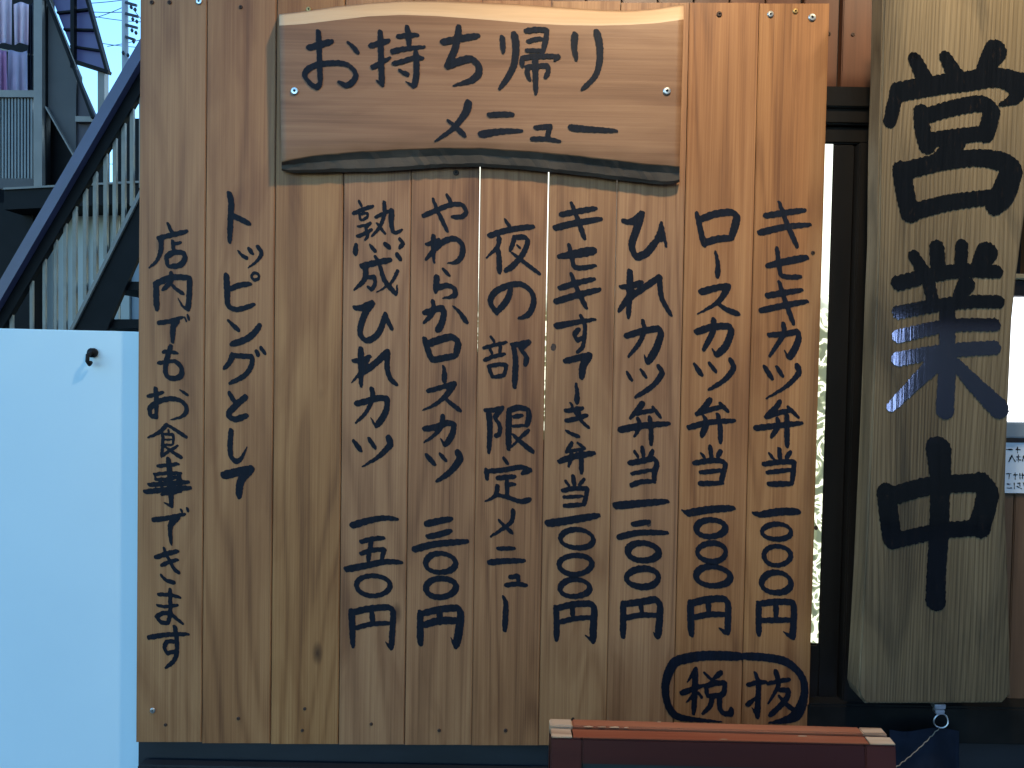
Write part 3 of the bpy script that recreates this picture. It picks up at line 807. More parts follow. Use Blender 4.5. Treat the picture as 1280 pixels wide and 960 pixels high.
# stile: its left edge follows the strip of glass
box('stile', (sx, .0222, zb), (px(1062, 300, .03).x, .05, px(1060, 182, .03).z - .001), MAT['darkframe'], door, .002)
box('stile', (px(1063, 300, .03).x, .008, zb), (px(1112, 300, .03).x, .05, px(1060, 182, .03).z - .001), MAT['darkframe'], door, .002)
box('bottom_rail', (px(560, 850, .03).x, .020, zb), (sx - .0005, .05, zbot), MAT['darkframe'], door, .003)
box('glass_pane', (px(575, 300, GY).x, GY, zbot), (sx - .0002, GY + .005, px(1060, 182, .03).z), MAT['litglass'], door)

# ------------------------------------------------------------------ lit window and notice right of the upright board
win = empty('lit_window', 'bright bluish white window pane at the right edge beside the upright board', 'window')
NY = .03
box('pane', (px(1235, 400, NY).x, NY, px(1280, 527, NY).z), (px(1390, 400, NY).x, NY + .006, px(1280, 372, NY).z), MAT['litwindow'], win)
box('frame', (px(1225, 340, NY).x, NY - .012, px(1280, 371, NY).z), (px(1390, 340, NY).x, NY + .02, px(1280, 352, NY).z), MAT['darkframe'], win, .002)
box('frame_trim', (px(1225, 340, NY).x, NY - .018, px(1280, 351, NY).z), (px(1390, 340, NY).x, NY + .02, px(1280, 344, NY).z), MAT['tan'], win, .002)
box('sill', (px(1225, 530, NY).x, NY - .010, px(1280, 547, NY).z), (px(1390, 530, NY).x, NY + .02, px(1280, 528, NY).z), MAT['siding_pale'], win, .002)
notice = empty('paper_notice', 'white paper notice with small dark writing below the lit window', 'notice')
prism('sheet', [(1236, 553), (1330, 554), (1330, 617), (1236, 616)], NY - .003, .001, MAT['paper'], notice)
nst = [(1258, 562, '3:0,0 8,0; 3:12,0 17,0;3:14,-3 14,4'), (1261, 573, '2.6:4,-4 0,4; 2.6:4,-3 8,4; 2.6:12,-4 12,4; 2.4:10,-2 15,-2; 2.4:10,2 15,2; 2.4:19,-3 17,4; 2.4:18,-1 22,4'),
       (1258, 595, '2.4:0,-3 6,-3; 2.4:4,-3 3,4; 2.4:9,-1 14,-2; 2.4:11,-4 11,4; 2.4:17,-3 17,4; 2.4:16,-1 22,-1; 2.4:20,-4 20,3'),
       (1259, 607, '2.4:0,-2 5,-2; 2.4:0,3 6,3; 2.4:9,-3 9,4; 2.4:12,-3 16,-3; 2.4:16,-3 16,1; 2.4:12,1 18,4; 2.4:20,-4 23,4')]
for i, (ax, ay, tx) in enumerate(nst):
    glyph_mesh('printed_line', parse(tx), ax, ay, 1.0, NY - .0035, .35, MAT['ink'], notice, wmul=.6)
for k in range(5):
    pass
# wall boards below and above the window
for i, e in enumerate([1225, 1268, 1313, 1358]):
    wboard(e, e + 44, 618, 'wall_board', 'brownwall', 881, NY)
for i, e in enumerate([1225, 1290, 1345]):
    wboard(e, e + 60 - (5 if i == 0 else 6), 120, 'wall_board', 'brownwall', 343, NY)

# ------------------------------------------------------------------ menu board: ten cedar planks with brush lettering
menu = empty('menu_board', 'wide takeaway menu board of upright cedar planks with brushed black prices', 'sign')
TOPX = [175, 259, 346, 431.5, 517, 603, 690, 776, 862, 949.5, 1037.5]
BOTX = [169.5, 252, 338, 423, 505.5, 589.5, 673, 757.5, 841.5, 926, 1010.5]
TY0 = [-9, -8, -6, -4, -2, 0, 1, 3, 3, 4, 6]
BY0 = [928, 929.5, 930.5, 931, 931.5, 932, 932, 932.5, 933, 934, 935]
LIT = {5: (.75, 450), 6: (1.15, 560), 7: (.55, 490)}             # joints that stand a little open: light of the window shows through
planks = []
def opening(i, y):
    w, e = LIT.get(i, (0, 1))
    return (.34 if i not in LIT else .15) + .5 * w * max(0, min(1, (e - y) / 130))
def seam(i, y): return lerp(TOPX[i], BOTX[i], (y - 5) / 925)
for i in range(10):
    rr = random.Random(i * 7 + 1)
    n = 14
    L_, R_ = [], []
    for j in range(n + 1):
        u = j / n
        ya = lerp(TY0[i], BY0[i], u)
        gl = opening(i, ya)
        gr = opening(i + 1, ya)
        w = .25
        L_.append((seam(i, ya) + gl + (rr.uniform(0, w) if i else 0), ya))
        R_.append((seam(i + 1, ya) - gr - rr.uniform(0, w), ya))
    off = rr.uniform(-.0008, .0008)
    out = L_ + R_[::-1]
    bm = bmesh.new()
    fr = [px(x, y, off) for x, y in out]
    add_prism(bm, fr, [p + Vector((0, .012, 0)) for p in fr])
    bmesh.ops.recalc_face_normals(bm, faces=bm.faces)
    es = [e for e in bm.edges if abs(e.verts[0].co.y - e.verts[1].co.y) < 1e-6 and e.verts[0].co.y < .005 and len(e.link_faces) == 2]
    bmesh.ops.bevel(bm, geom=es, offset=.0011, segments=2, affect='EDGES')
    o = bm_obj('plank', bm, MAT['cedar'], menu)
    planks.append((o, off))
# black strips added behind the joints to stop window light leaking through
for i in range(1, 10):
    y0 = LIT[i][1] - 10 if i in LIT else 30
    prism('light_stop_strip', [(seam(i, y0) - 9, y0), (seam(i, y0) + 9, y0), (seam(i, 890) + 9, 890), (seam(i, 890) - 9, 890)], .0132, .004, MAT['black'], menu)
# battens on the back
for y in (22, 905):
    a = px(180, y, .012); b = px(1025 if y < 100 else 1008, y, .012)
    box('batten', (a.x, .0176, min(a.z, b.z) - .02), (b.x, .036, min(a.z, b.z) + .018), MAT['brownwall'], menu, .001)

def screw(name, x, y, Y, r, mat, parent, dark=True):
    """round countersunk head with a cross recess"""
    c = px(x, y, Y)
    bm = bmesh.new()
    seg = 16
    prof = [(1.0, 0.0), (1.0, .22), (.8, .42), (.35, .46)]
    prev = None
    for f, h in prof:
        ring = [bm.verts.new(c + Vector((r * f * math.cos(6.2832 * k / seg), -r * h, r * f * math.sin(6.2832 * k / seg)))) for k in range(seg)]
        if prev:
            for k in range(seg): bm.faces.new((prev[k], prev[(k + 1) % seg], ring[(k + 1) % seg], ring[k]))
        prev = ring
    bot = [bm.verts.new(c + Vector((r * .3 * math.cos(6.2832 * k / seg), -r * .1, r * .3 * math.sin(6.2832 * k / seg)))) for k in range(seg)]
    for k in range(seg): bm.faces.new((prev[k], prev[(k + 1) % seg], bot[(k + 1) % seg], bot[k]))
    me_i = len(bm.faces)
    bm.faces.new(bot)
    o = bm_obj(name, bm, MAT[mat], parent)
    o.data.materials.append(MAT['black'])
    for p in o.data.polygons:
        if all(abs(o.data.vertices[v].co.y - (c.y - r * .1)) < 1e-5 for v in p.vertices): p.material_index = 1
    return o
def pk(x, y):
    for i in range(10):
        if x < seam(i + 1, y): return i
    return 9
def pscrew(x, y, mat, r=.0042):
    i = pk(x, y)
    o, off = planks[i]
    screw('screw' if mat != 'rust' else 'nail_head', x, y, off - .0002, r, mat, o)
for x, y, m, r in [(190, 3, 'rust', .0032), (212, 3, 'rust', .0032), (249, 2, 'screw', .0048), (301, 9, 'rust', .003), (386, 12, 'brass', .004), (899, 18, 'rust', .0042),
                (963, 18, 'screw', .0050), (994, 14, 'brass', .0042), (1015, 22, 'screw', .0058),
                (191, 888, 'screw', .0042), (207, 906, 'rust', .0026), (298, 898, 'rust', .0028), (378, 913, 'rust', .0026),
                (464, 905, 'rust', .0026), (549, 913, 'rust', .0027), (632, 913, 'rust', .003), (1016, 316, 'rust', .0030),
                (570, 216, 'rust', .0044), (381, 886, 'rust', .0026)]:
    pscrew(x, y, m, r)
screw('nail_head', 1036, 42, WY - .0002, .0032, 'rust', shop)
screw('nail_head', 1066, 43, WY - .0002, .0032, 'rust', shop)
# knots: dark hard spots of the timber, slightly sunk discs with a ring
def knot(x, y, r, ecc=1.3):
    i = pk(x, y); o, off = planks[i]
    c = px(x, y, off - .00015)
    pts = []; rr = random.Random(int(x * 3 + y))
    for k in range(18):
        a = 6.2832 * k / 18
        q = r * (1 + rr.uniform(-.15, .15))
        pts.append(c + Vector((q * math.cos(a), 0, q * ecc * math.sin(a))))
    mesh_obj('knot', pts, [tuple(range(18))], MAT['knot'], o)
MAT['knot'] = plain('knot_wood', (.055, .026, .014), rough=.55, noise=.4, scale=260, bump=.3)
for q in [(692, 434, .0042), (811, 655, .0036), (1020, 660, .003), (716, 900, .003)]: knot(*q)

# ------------------------------------------------------------------ title plaque: live-edge slab
plq = empty('title_plaque', 'live-edge wooden title plaque with dark bark underside screwed on top of the menu planks', 'sign')
def interp(tab, x):
    for (a, b), (c, d) in zip(tab, tab[1:]):
        if x <= c: return b + (d - b) * (x - a) / (c - a)
    return tab[-1][1]
tOut = [(347, 18), (380, 14), (421, 8), (460, 4), (502, 1), (545, 1), (584, 2.5), (640, 5), (706, 9.5), (750, 12.5), (787, 13.5), (820, 11), (857, 5)]
tIn = [(347, 29), (380, 27), (421, 22), (460, 17.5), (502, 15.5), (545, 17), (600, 21), (660, 26), (706, 28.5), (750, 29), (787, 28), (820, 26), (857, 21)]
bIn = [(347, 204), (364, 200), (400, 194.5), (442, 191), (490, 188.5), (543, 186), (600, 186), (645, 189), (685, 192), (725, 196), (767, 201), (810, 206), (857, 209.5)]
bOut = [(347, 208), (352, 213), (364, 216), (400, 216), (421, 215), (460, 215), (502, 213), (551, 209.5), (604, 208.5), (645, 211), (685, 215), (725, 219), (767, 224), (800, 228), (827, 231), (846, 230), (857, 224)]
n = 64
FY, BYk = -.025, -.0022
bm = bmesh.new(); bk = bmesh.new()
cols = []; bark = []
for j in range(n + 1):
    u = j / n
    xt = lerp(349, 854.5, u); xb = lerp(352, 849.5, u)
    yt0 = interp(tOut, xt); yt1 = interp(tIn, xt); yb0 = interp(bIn, xb); yb1 = interp(bOut, xb)
    e = 1.0 if 0 < j < n else .0
    jt = .6 * math.sin(j * .9) + .4 * math.sin(j * 2.3)
    row = [px(xt, yt0, BYk), px(xt, yt0 + .2 * (yt1 - yt0), BYk - .007), px(xt, yt0 + .62 * (yt1 - yt0) + jt * .4, -.0175), px(xt, yt1 + jt * .5, FY + .0006), px(xt, yt1 + 3, FY)]
    for k in range(1, 8):
        v = k / 8
        row.append(px(lerp(xt, xb, v), lerp(yt1 + 3, yb0 - 2, v), FY + .0003 * math.sin(k * 1.9 + j * .11)))
    row.append(px(xb, yb0 - 2, FY))
    row.append(px(xb, yb0 + jt * .6, FY + .001))
    cols.append([bm.verts.new(p) for p in row] + [bm.verts.new(px(xb, yb0 + 6, BYk))])
    r2 = random.Random(j)
    brow = [px(xb, yb0 + jt * .6, FY + .001), px(xb, lerp(yb0, yb1, .35) + r2.uniform(-.5, .5), -.0175 + r2.uniform(-.0006, .0006)),
            px(xb, lerp(yb0, yb1, .8) + r2.uniform(-.5, .5), -.0150 + r2.uniform(-.0006, .0006)), px(xb, yb1 + r2.uniform(-.4, .4), -.010), px(xb, yb1 - 1, BYk)]
    bark.append([bk.verts.new(p) for p in brow])
for A, B in zip(cols, cols[1:]):
    for k in range(len(A) - 1): bm.faces.new((A[k], A[k + 1], B[k + 1], B[k]))
    bm.faces.new((A[-1], A[0], B[0], B[-1]))
bm.faces.new(cols[0]); bm.faces.new(list(reversed(cols[-1])))
for A, B in zip(bark, bark[1:]):
    for k in range(len(A) - 1): bk.faces.new((A[k], A[k + 1], B[k + 1], B[k]))
bk.faces.new(bark[0]); bk.faces.new(list(reversed(bark[-1])))
slab = bm_obj('slab', bm, MAT['plaque'], plq)
slab.data.materials.append(MAT['lit_sapwood'])
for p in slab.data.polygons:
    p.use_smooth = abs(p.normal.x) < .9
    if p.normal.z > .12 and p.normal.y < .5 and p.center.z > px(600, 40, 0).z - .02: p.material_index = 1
bo = bm_obj('bark_edge', bk, MAT['bark'], plq)
for x, y in ((368.5, 114), (833.5, 114)):
    screw('screw', x, y, FY - .0002, .0058, 'screw', plq)

# ------------------------------------------------------------------ upright board saying open for business
brd = empty('upright_signboard', 'tall weathered grey-brown signboard with three huge glossy black characters on the right', 'sign')
KY = -.090
left = [(1105, -60), (1104, 0), (1102, 90), (1100, 170), (1098, 300), (1095, 380), (1090, 500), (1086, 600), (1081, 700), (1076, 800), (1071.5, 862)]
left = [(a + .6 * math.sin(b * .031), b) for a, b in left]
right = [(1264, 868), (1263, 800), (1261, 720), (1258.5, 660), (1257.5, 610), (1259, 560), (1261.5, 500), (1266, 400), (1272, 340), (1280, 280), (1290, 200), (1294, 100), (1297, 0), (1298, -60)]
out = left + [(1075, 872), (1082, 880)] + [(1170, 880), (1254, 879)] + right
bm = bmesh.new()
fr = [px(x, y, KY) for x, y in out]
add_prism(bm, fr, [p + Vector((0.002, .040, 0)) for p in fr])
bmesh.ops.recalc_face_normals(bm, faces=bm.faces)
es = [e for e in bm.edges if abs(e.verts[0].co.y - e.verts[1].co.y) < 1e-6 and len(e.link_faces) == 2]
bmesh.ops.bevel(bm, geom=es, offset=.0032, segments=3, affect='EDGES')
bd = bm_obj('board', bm, MAT['weathered'], brd)
bd['label'] = 'weathered grey-brown plank with deep upright grain'
# two spacer blocks hold it off the wall
for y in (60, 800):
    c = px(1175, y, -.05)
    box('spacer', (c.x - .03, -.0499, c.z - .02), (c.x + .03, .0075 if y < 100 else -.0, c.z + .02), MAT['darkframe'], brd)

# lettering
for q, (wh, ox, oy, s, nm, tx) in enumerate(INK):
    st = parse(tx)
    if wh == 'P': glyph_mesh(nm, st, ox, oy, s, FY - .0010, .7, MAT['ink'], plq, seed=q, wmul=1.36)
    elif wh == 'B': glyph_mesh(nm, st, ox, oy, s, KY - .0008, .8, MAT['ink_gloss'], brd, serr=.6, seed=q, wmul=1.16, nib=.9, taper=False)
    else:
        o, off = planks[wh]
        glyph_mesh(nm, st, ox, oy, s, off - .0005, .7, MAT['ink'], o, seed=q, wmul=1.34)

# ------------------------------------------------------------------ pale blue panel on the left
pan = empty('blue_white_panel', 'smooth pale blue panel standing left of the menu board with one black hook', 'panel')
PY = .03
prism('sheet', [(-60, 409), (168.5, 414.5), (176, 415), (176, 1100), (-70, 1100)], PY, .02, MAT['panel'], pan, .001)
hc = px(117, 441, PY)
bm = bmesh.new()
add_tube(bm, [hc + Vector((0, 0, 0)), hc + Vector((0, -.006, 0))], .0075, 14)
add_tube(bm, [hc + Vector((0, -.006, 0)), hc + Vector((0, -.016, -.004)), hc + Vector((.001, -.019, -.013)), hc + Vector((.001, -.013, -.018)), hc + Vector((0, -.008, -.015))], .0032, 8)
bm_obj('hook', bm, MAT['black'], pan, smooth=True)

# ------------------------------------------------------------------ folding A-frame sign in front
afr = empty('folding_sign_stand', 'red-brown folding A-frame sign stand with worn orange top rails in front of the menu', 'sign stand')
ZT = 1.085
def frame(ptsq, top_thick, face_h, lean, endl, endr, ytag):
    """ptsq: pixel corners of the rail top (back left, back right, front right, front left)"""
    P = [pz(x, y, ZT) for x, y in ptsq]
    def seg(u0, u1, mat, name):
        a = P[0].lerp(P[1], u0); b = P[0].lerp(P[1], u1); c = P[3].lerp(P[2], u1); d = P[3].lerp(P[2], u0)
        bm = bmesh.new()
        add_prism(bm, [a, b, c, d], [v - Vector((0, 0, top_thick)) for v in (a, b, c, d)])
        o = bm_obj(name, bm, MAT[mat], afr, .0012)
        return o
    e = .0012
    seg(0, endl, 'endgrain', 'rail_end'); seg(endl + e, endr - e, 'redtop', 'top_rail'); seg(endr, 1, 'endgrain', 'rail_end')
    # leaf: stiles, upper frame rail, writing panel, leaning down to the ground
    A = P[3] - Vector((0, 0, top_thick + .0005)); B = P[2] - Vector((0, 0, top_thick + .0005))
    if lean > 0: A = P[0] - Vector((0, 0, top_thick + .0005)); B = P[1] - Vector((0, 0, top_thick + .0005))
    ux = (B - A).normalized(); Hn = Vector((0, 0, 1)).cross(ux).normalized()     # points away from viewer
    dep = Hn * (-.022 if lean > 0 else .022)
    down = (Vector((0, 0, -1)) + Hn * lean).normalized()
    Wd = (B - A).length; Lh = (ZT - top_thick - .0005) / -down.z
    def part(name, u0, u1, v0, v1, mat, inset=0.0, th=1.0):
        q = [A + ux * u0 + down * v0, A + ux * u1 + down * v0, A + ux * u1 + down * v1, A + ux * u0 + down * v1]
        q = [v + dep * inset for v in q]
        bm = bmesh.new(); add_prism(bm, q, [v + dep * th for v in q])
        return bm_obj(name, bm, MAT[mat], afr, .0012)
    sw = .034
    part('stile', 0, sw, 0, Lh, 'redframe'); part('stile', Wd - sw, Wd, 0, Lh, 'redframe')
    part('face_rail', sw + .0005, Wd - sw - .0005, 0, face_h, 'redframe')
    part('face_rail', sw + .0005, Wd - sw - .0005, Lh * .82, Lh * .82 + .04, 'redframe')
    part('writing_panel', sw + .0008, Wd - sw - .0008, face_h + .0005, Lh * .82 - .0005, 'black_board', .35, .3)
frame([(686.6, 898), (1102, 909.5), (1109, 917.5), (688, 906.5)], .012, .03, .13, .067, .93, 0)
frame([(687.5, 910.3), (1112.5, 921.5), (1120, 930.5), (689.3, 921)], .0012, .027, -.13, .062, .925, 0)

for cx, cy, w, h in ((735, 908.2, 9, 1.0), (752, 908.6, 7, .9), (768, 909, 9, 1.0), (783, 909.2, 4, .7), (905, 924.2, 6, .8), (1003, 920, 8, .8), (824, 902.4, 3, .6)):
    rr = random.Random(int(cx)); q = []
    for k in range(9):
        a = 6.2832 * k / 9
        q.append(pz(cx + w * math.cos(a) * rr.uniform(.6, 1), cy + h * math.sin(a) * rr.uniform(.6, 1), ZT + .0003))
    mesh_obj('worn_chip', q[::-1], [tuple(range(9))], MAT['endgrain'], afr)
# ------------------------------------------------------------------ clip, ring and cord with the navy bag
nb = bmesh.new()
cloth = []
for j in range(13):
    row = []
    for i in range(17):
        u = i / 16; v = j / 12
        x = lerp(1112, 1199, u); y = lerp(912 + 2.5 * math.sin(u * 7), 1120, v)
        row.append(nb.verts.new(px(x, y, -.045 - .012 * math.sin(u * 3.14) - .003 * math.sin(u * 11 + v * 4))))
    cloth.append(row)
for a, b in zip(cloth, cloth[1:]):
    for i in range(16): nb.faces.new((a[i], a[i + 1], b[i + 1], b[i]))
bmesh.ops.solidify(nb, geom=nb.faces[:], thickness=.004)
nc = bm_obj('navy_cloth', nb, MAT['navy'], None, smooth=True)
tag(nc, 'dark navy cloth hanging under the metal clip at the lower right', 'cloth')

clip = empty('metal_clip', 'small shiny metal clip with ring hanging under the upright signboard', 'clip')
CY = -.062
prism('clip_body', [(1168.5, 881), (1183, 881), (1182.5, 887), (1169, 887)], CY, .012, MAT['chrome'], clip, .001)
prism('clip_jaw', [(1169.5, 888), (1182, 888), (1181, 893.5), (1170.5, 893.5)], CY + .001, .010, MAT['chrome'], clip, .0012)
c = px(1176, 901, CY + .005)
tube('ring', [c + Vector((.0105 * math.cos(a * 6.2832 / 20), .001 * math.sin(a * .6), .0105 * math.sin(a * 6.2832 / 20))) for a in range(20)], .0011, MAT['chrome'], clip, 6, True)
cord = []
a = px(1174, 910, CY); b = px(1119, 960, CY - .03)
for k in range(25):
    u = k / 24
    cord.append(a.lerp(b, u) + Vector((.0003 * math.sin(k * 2.4), -.001 * math.sin(k * 2.1), -.003 * math.sin(u * 3.14) + .0003 * math.cos(k * 2.4))))
cord.append(b + Vector((-.03, -.01, -.06)))
cc = tube('cord', cord, .0007, MAT['baluster'], None, 6)
tag(cc, 'thin pale twisted cord running down from the metal ring', 'cord')

# ------------------------------------------------------------------ warm sign lamp above the frame
def sign_lamp(label, LP, AIM, watts, cone, col):
    lampo = empty('sign_lamp', label, 'lamp', 'sign lamps under the eave')
    bm = bmesh.new()
    dirn = (AIM - LP).normalized()
    s1 = dirn.cross(Vector((1, 0, 0))).normalized(); s2 = dirn.cross(s1).normalized()
    prev = None
    for h, r in ((-.10, .02), (-.07, .03), (-.03, .065), (.02, .085), (.022, .083), (-.028, .06), (-.06, .028)):
        ring = [bm.verts.new(LP + dirn * h + (s1 * math.cos(6.2832 * k / 24) + s2 * math.sin(6.2832 * k / 24)) * r) for k in range(24)]
        if prev:
            for k in range(24): bm.faces.new((prev[k], prev[(k + 1) % 24], ring[(k + 1) % 24], ring[k]))
        prev = ring
    bm_obj('lamp_shade', bm, MAT['lampshade'], lampo, smooth=True)
    tube('lamp_arm', [LP - dirn * .10, LP - dirn * .13 + Vector((0, .04, .03)), Vector((LP.x, LP.y + .2, 2.70)), Vector((LP.x, LP.y + .22, 2.757))], .009, MAT['lampshade'], lampo)
    bm = bmesh.new(); bmesh.ops.create_uvsphere(bm, u_segments=16, v_segments=10, radius=.022, matrix=Matrix.Translation(LP - dirn * .035))
    bm_obj('bulb', bm, MAT['bulb'], lampo, smooth=True)
    ld = bpy.data.lights.new('lamp_light', 'SPOT')
    ld.energy = watts; ld.color = col; ld.spot_size = math.radians(cone); ld.spot_blend = 1.0; ld.shadow_soft_size = .035
    lo = bpy.data.objects.new('lamp_light', ld); COL.objects.link(lo)
    lo.location = LP + dirn * .025
    lo.rotation_euler = dirn.to_track_quat('-Z', 'Y').to_euler()
    lo.parent = lampo
sign_lamp('black sign lamp above the frame over the takeaway menu board', Vector((.28, -.62, 2.56)), Vector((.20, 0, 1.72)), 15, 114, (1.0, .85, .60))
sign_lamp('black sign lamp above the frame over the upright signboard', Vector((.74, -.42, 2.50)), Vector((.74, -.05, 1.98)), 10, 66, (1.0, .84, .56))

# ------------------------------------------------------------------ outside stair on the left
st = empty('outdoor_staircase', 'steel outdoor staircase with blue-grey handrail rising to the right behind the panel', 'staircase')
SY = 1.9
hr = [(190, 42), (173, 75), (100, 200), (60, 268), (0, 374), (-30, 428)]
def rail(name, pts, Y, w, d, mat, parent):
    bm = bmesh.new()
    for a, b in zip(pts, pts[1:]):
        pa = px(*a, Y); pb = px(*b, Y)
        t = (pb - pa).normalized() * w * .08
        add_bar(bm, pa - t, pb + t, w, d)
    return bm_obj(name, bm, MAT[mat], parent, 0)
rail('handrail', [(338, -208), (-272, 840)], SY, .042, .05, 'blade', st)
rail('under_rail', [(349, -191), (-255, 840)], SY + .025, .052, .03, 'steel_dark', st)
for x in (-110, -85, -60, -35, -10, 15, 40, 56, 70, 82, 94, 107, 119.5, 132.5, 144, 155, 165.5, 177, 190, 203, 216, 229, 242, 255, 268):
    ytop = 222 + (101 - x) * 1.72
    ybot = 243 + (173 - x) * 2.0
    bar('baluster', px(x, ytop, SY + .03), px(x, min(ybot, 905), SY + .03), .0145 if x > 90 else .012, MAT['baluster'], st)
prism('stringer', [(300, -9), (97, 395), (-158, 905), (-95, 905), (130, 420), (173, 322), (304, 60)], SY + .01, .02, MAT['steel_dark'], st)
prism('stringer_edge', [(300, -13), (303, -9), (99, 396), (-158, 908), (-163, 908), (94, 397)], SY - .002, .011, MAT['grey_metal'], st)
for k in range(-5, 12):
    y = 352 + 47 * k
    prism('tread', [(126 - (y - 352) * .46, y), (205 - (y - 352) * .46, y), (205 - (y - 352) * .46, y + 11), (122 - (y - 352) * .46, y + 11)], SY + .031, .6, MAT['steel_dark'], st)

# ------------------------------------------------------------------ siding wall behind the stair
sw_ = empty('siding_wall', 'pale grey metal siding fence standing behind the outdoor staircase', 'wall')
DY = 3.2
for i in range(24):
    x0 = 42 + i * 13.6
    prism('panel', [(x0, 250), (x0 + 10.8, 250), (x0 + 10.8, 785), (x0, 785)], DY + .02 * (i % 2), .02, MAT['siding'] if i < 9 else MAT['siding_pale'], sw_)
    prism('rib', [(x0 + 10.8, 250), (x0 + 13.6, 250), (x0 + 13.6, 785), (x0 + 10.8, 785)], DY + .06, .02, MAT['steel_dark'], sw_)
prism('top_beam', [(5, 236), (375, 220), (375, 244), (5, 262)], DY - .25, .45, MAT['steel_dark'], sw_)
prism('beam_flashing', [(4, 234.5), (375, 215.5), (375, 218.1), (4, 237)], DY - .262, .5, MAT['grey_metal'], sw_)
prism('shade_sheet', [(-420, 236), (41, 255), (41, 785), (-420, 785)], DY - .1, .1, MAT['steel_dark'], sw_)  # dark sheet standing in for the shaded bushes and space under the roof

# ------------------------------------------------------------------ balcony house upper left
hs = empty('balcony_house', 'grey house corner with corrugated balcony and purple tinted roof panels above the stairs', 'building')
HY = 4.6
prism('corner_post', [(42, -240), (52.5, -240), (52.5, 705), (42, 705)], HY - .06, .1, MAT['grey_metal'], hs)
prism('drain_pipe', [(53.5, -240), (58, -240), (58, 705), (53.5, 705)], HY - .02, .05, MAT['steel_dark'], hs)
bm = bmesh.new()
for i in range(110):
    x0 = -398 + i * 4.0
    f = [px(x0, 122, HY - .02), px(x0 + 2.2, 122, HY - .02), px(x0 + 2.2, 236, HY - .02), px(x0, 236, HY - .02)]
    add_prism(bm, f, [v + Vector((0, .03, 0)) for v in f])
pa = bm_obj('parapet_ribs', bm, MAT['corrugated'], hs)
prism('parapet_sheet', [(-400, 122), (41.5, 122), (41.5, 236), (-400, 236)], HY + .0, .03, MAT['grey_panel'], hs)
prism('parapet_rail', [(-400, 108), (50, 113), (50, 121.5), (-400, 119.5)], HY - .04, .1, MAT['grey_metal'], hs)
prism('parapet_sill', [(-400, 221), (41.5, 223), (41.5, 236), (-400, 236)], HY - .035, .012, MAT['grey_panel'], hs)
prism('back_wall', [(-420, -260), (60, -260), (60, 680), (-420, 680)], HY + 1.1, .1, MAT['steel_dark'], hs)
prism('wall_panel', [(58.5, -60), (58.5, 132), (94, 200), (96, 92)][:0] or [(58.5, 3), (95.5, 92), (94.5, 198), (58.5, 134)], HY, .08, MAT['grey_panel'], hs)
prism('lower_wall', [(58.5, 136), (94.5, 200), (130, 200), (136, 155), (136, 705), (58.5, 705)], HY + .09, .015, MAT['steel_dark'], hs)
prism('lower_wall', [(142.5, 148), (330, 148), (330, 705), (142.5, 705)], HY + .09, .015, MAT['steel_dark'], hs)
prism('side_panel', [(95, 94), (118, 146), (118, 172), (95, 198)], HY + .02, .06, MAT['purple_dark'], hs)
rail('sloped_beam', [(55, -14), (60, 0), (96, 92), (117, 148)], HY - .03, .02, .04, 'steel_dark', hs)
rail('sloped_trim', [(57, -16), (62.5, 0), (97.5, 88)], HY - .05, .006, .01, 'grey_metal', hs)
rail('sloped_trim', [(58, 134), (94, 197)], HY - .03, .010, .03, 'grey_metal', hs)
prism('ledge', [(94, 145), (126, 146), (126, 152), (94, 152)], HY - .03, .1, MAT['grey_metal'], hs)
prism('roof_post', [(122, 88), (130.5, 89), (130.5, 150), (122, 150)], HY - .01, .06, MAT['grey_metal'], hs)
# tinted roof: sheets between dark bars
q = lambda x, y, d=0: px(x, y, HY - .02 + d)
def line(a, b, t): return (lerp(a[0], b[0], t), lerp(a[1], b[1], t))
LA, LB = (56, -25), (97, 79)
RA, RB = (99, -40), (135, 90)
for k in range(5):
    t0, t1 = k / 5 + .012, (k + 1) / 5 - .012
    p = [line(LA, LB, t0), line(RA, RB, t0), line(RA, RB, t1), line(LA, LB, t1)]
    prism('roof_sheet', p, HY + .02, .006, MAT['awning'], hs)
    b = [line(LA, LB, k / 5), line(RA, RB, k / 5)]
    rail('roof_bar', b, HY - .0, .014, .03, 'steel_dark', hs)
rail('roof_edge', [(96, -52), RA, RB], HY - .01, .020, .05, 'steel_dark', hs)
rail('roof_edge', [(93, 77), (137, 91)], HY - .02, .024, .05, 'steel_dark', hs)
rail('roof_strut', [(92, -50), (92, 85)], HY - .03, .028, .04, 'steel_dark', hs)
# washing on the balcony
rail('drying_pole', [(-200, 26), (-30, 55), (16, 65), (43, 69)], HY + .25, .012, .012, 'baluster', hs)
def hang(name, lab, x0, x1, y0, y1, mat, seed, Y):
    bm = bmesh.new(); g = []
    r = random.Random(seed)
    for j in range(9):
        row = []
        for i in range(13):
            u = i / 12; v = j / 8
            row.append(bm.verts.new(px(lerp(x0, x1, u) + v * 1.5 * math.sin(u * 5 + seed), lerp(y0, y1, v) + 1.5 * math.sin(u * 6 + seed),
                                       Y + .02 * math.sin(u * 14 + seed) * (.4 + v))))
        g.append(row)
    for a, b in zip(g, g[1:]):
        for i in range(12): bm.faces.new((a[i], a[i + 1], b[i + 1], b[i]))
    bmesh.ops.solidify(bm, geom=bm.faces[:], thickness=.006)
    o = bm_obj(name, bm, MAT[mat], None, smooth=True)
    tag(o, lab, 'laundry', 'washing hung out on the balcony')
hang('hanging_towel', 'white towel hung at the top left corner of the balcony', -10, 15, -12, 55, 'cloth_white', 1, HY + .3)
hang('hanging_shirt', 'pale lilac shirt hung beside the white towel nearest the balcony corner post', 17, 37, 4, 55, 'cloth_white', 2, HY + .32)
hang('hanging_cloth', 'pink cloth hung low at the left edge over the corrugated parapet', -8, 8, 62, 125, 'cloth_pink', 3, HY + .2)
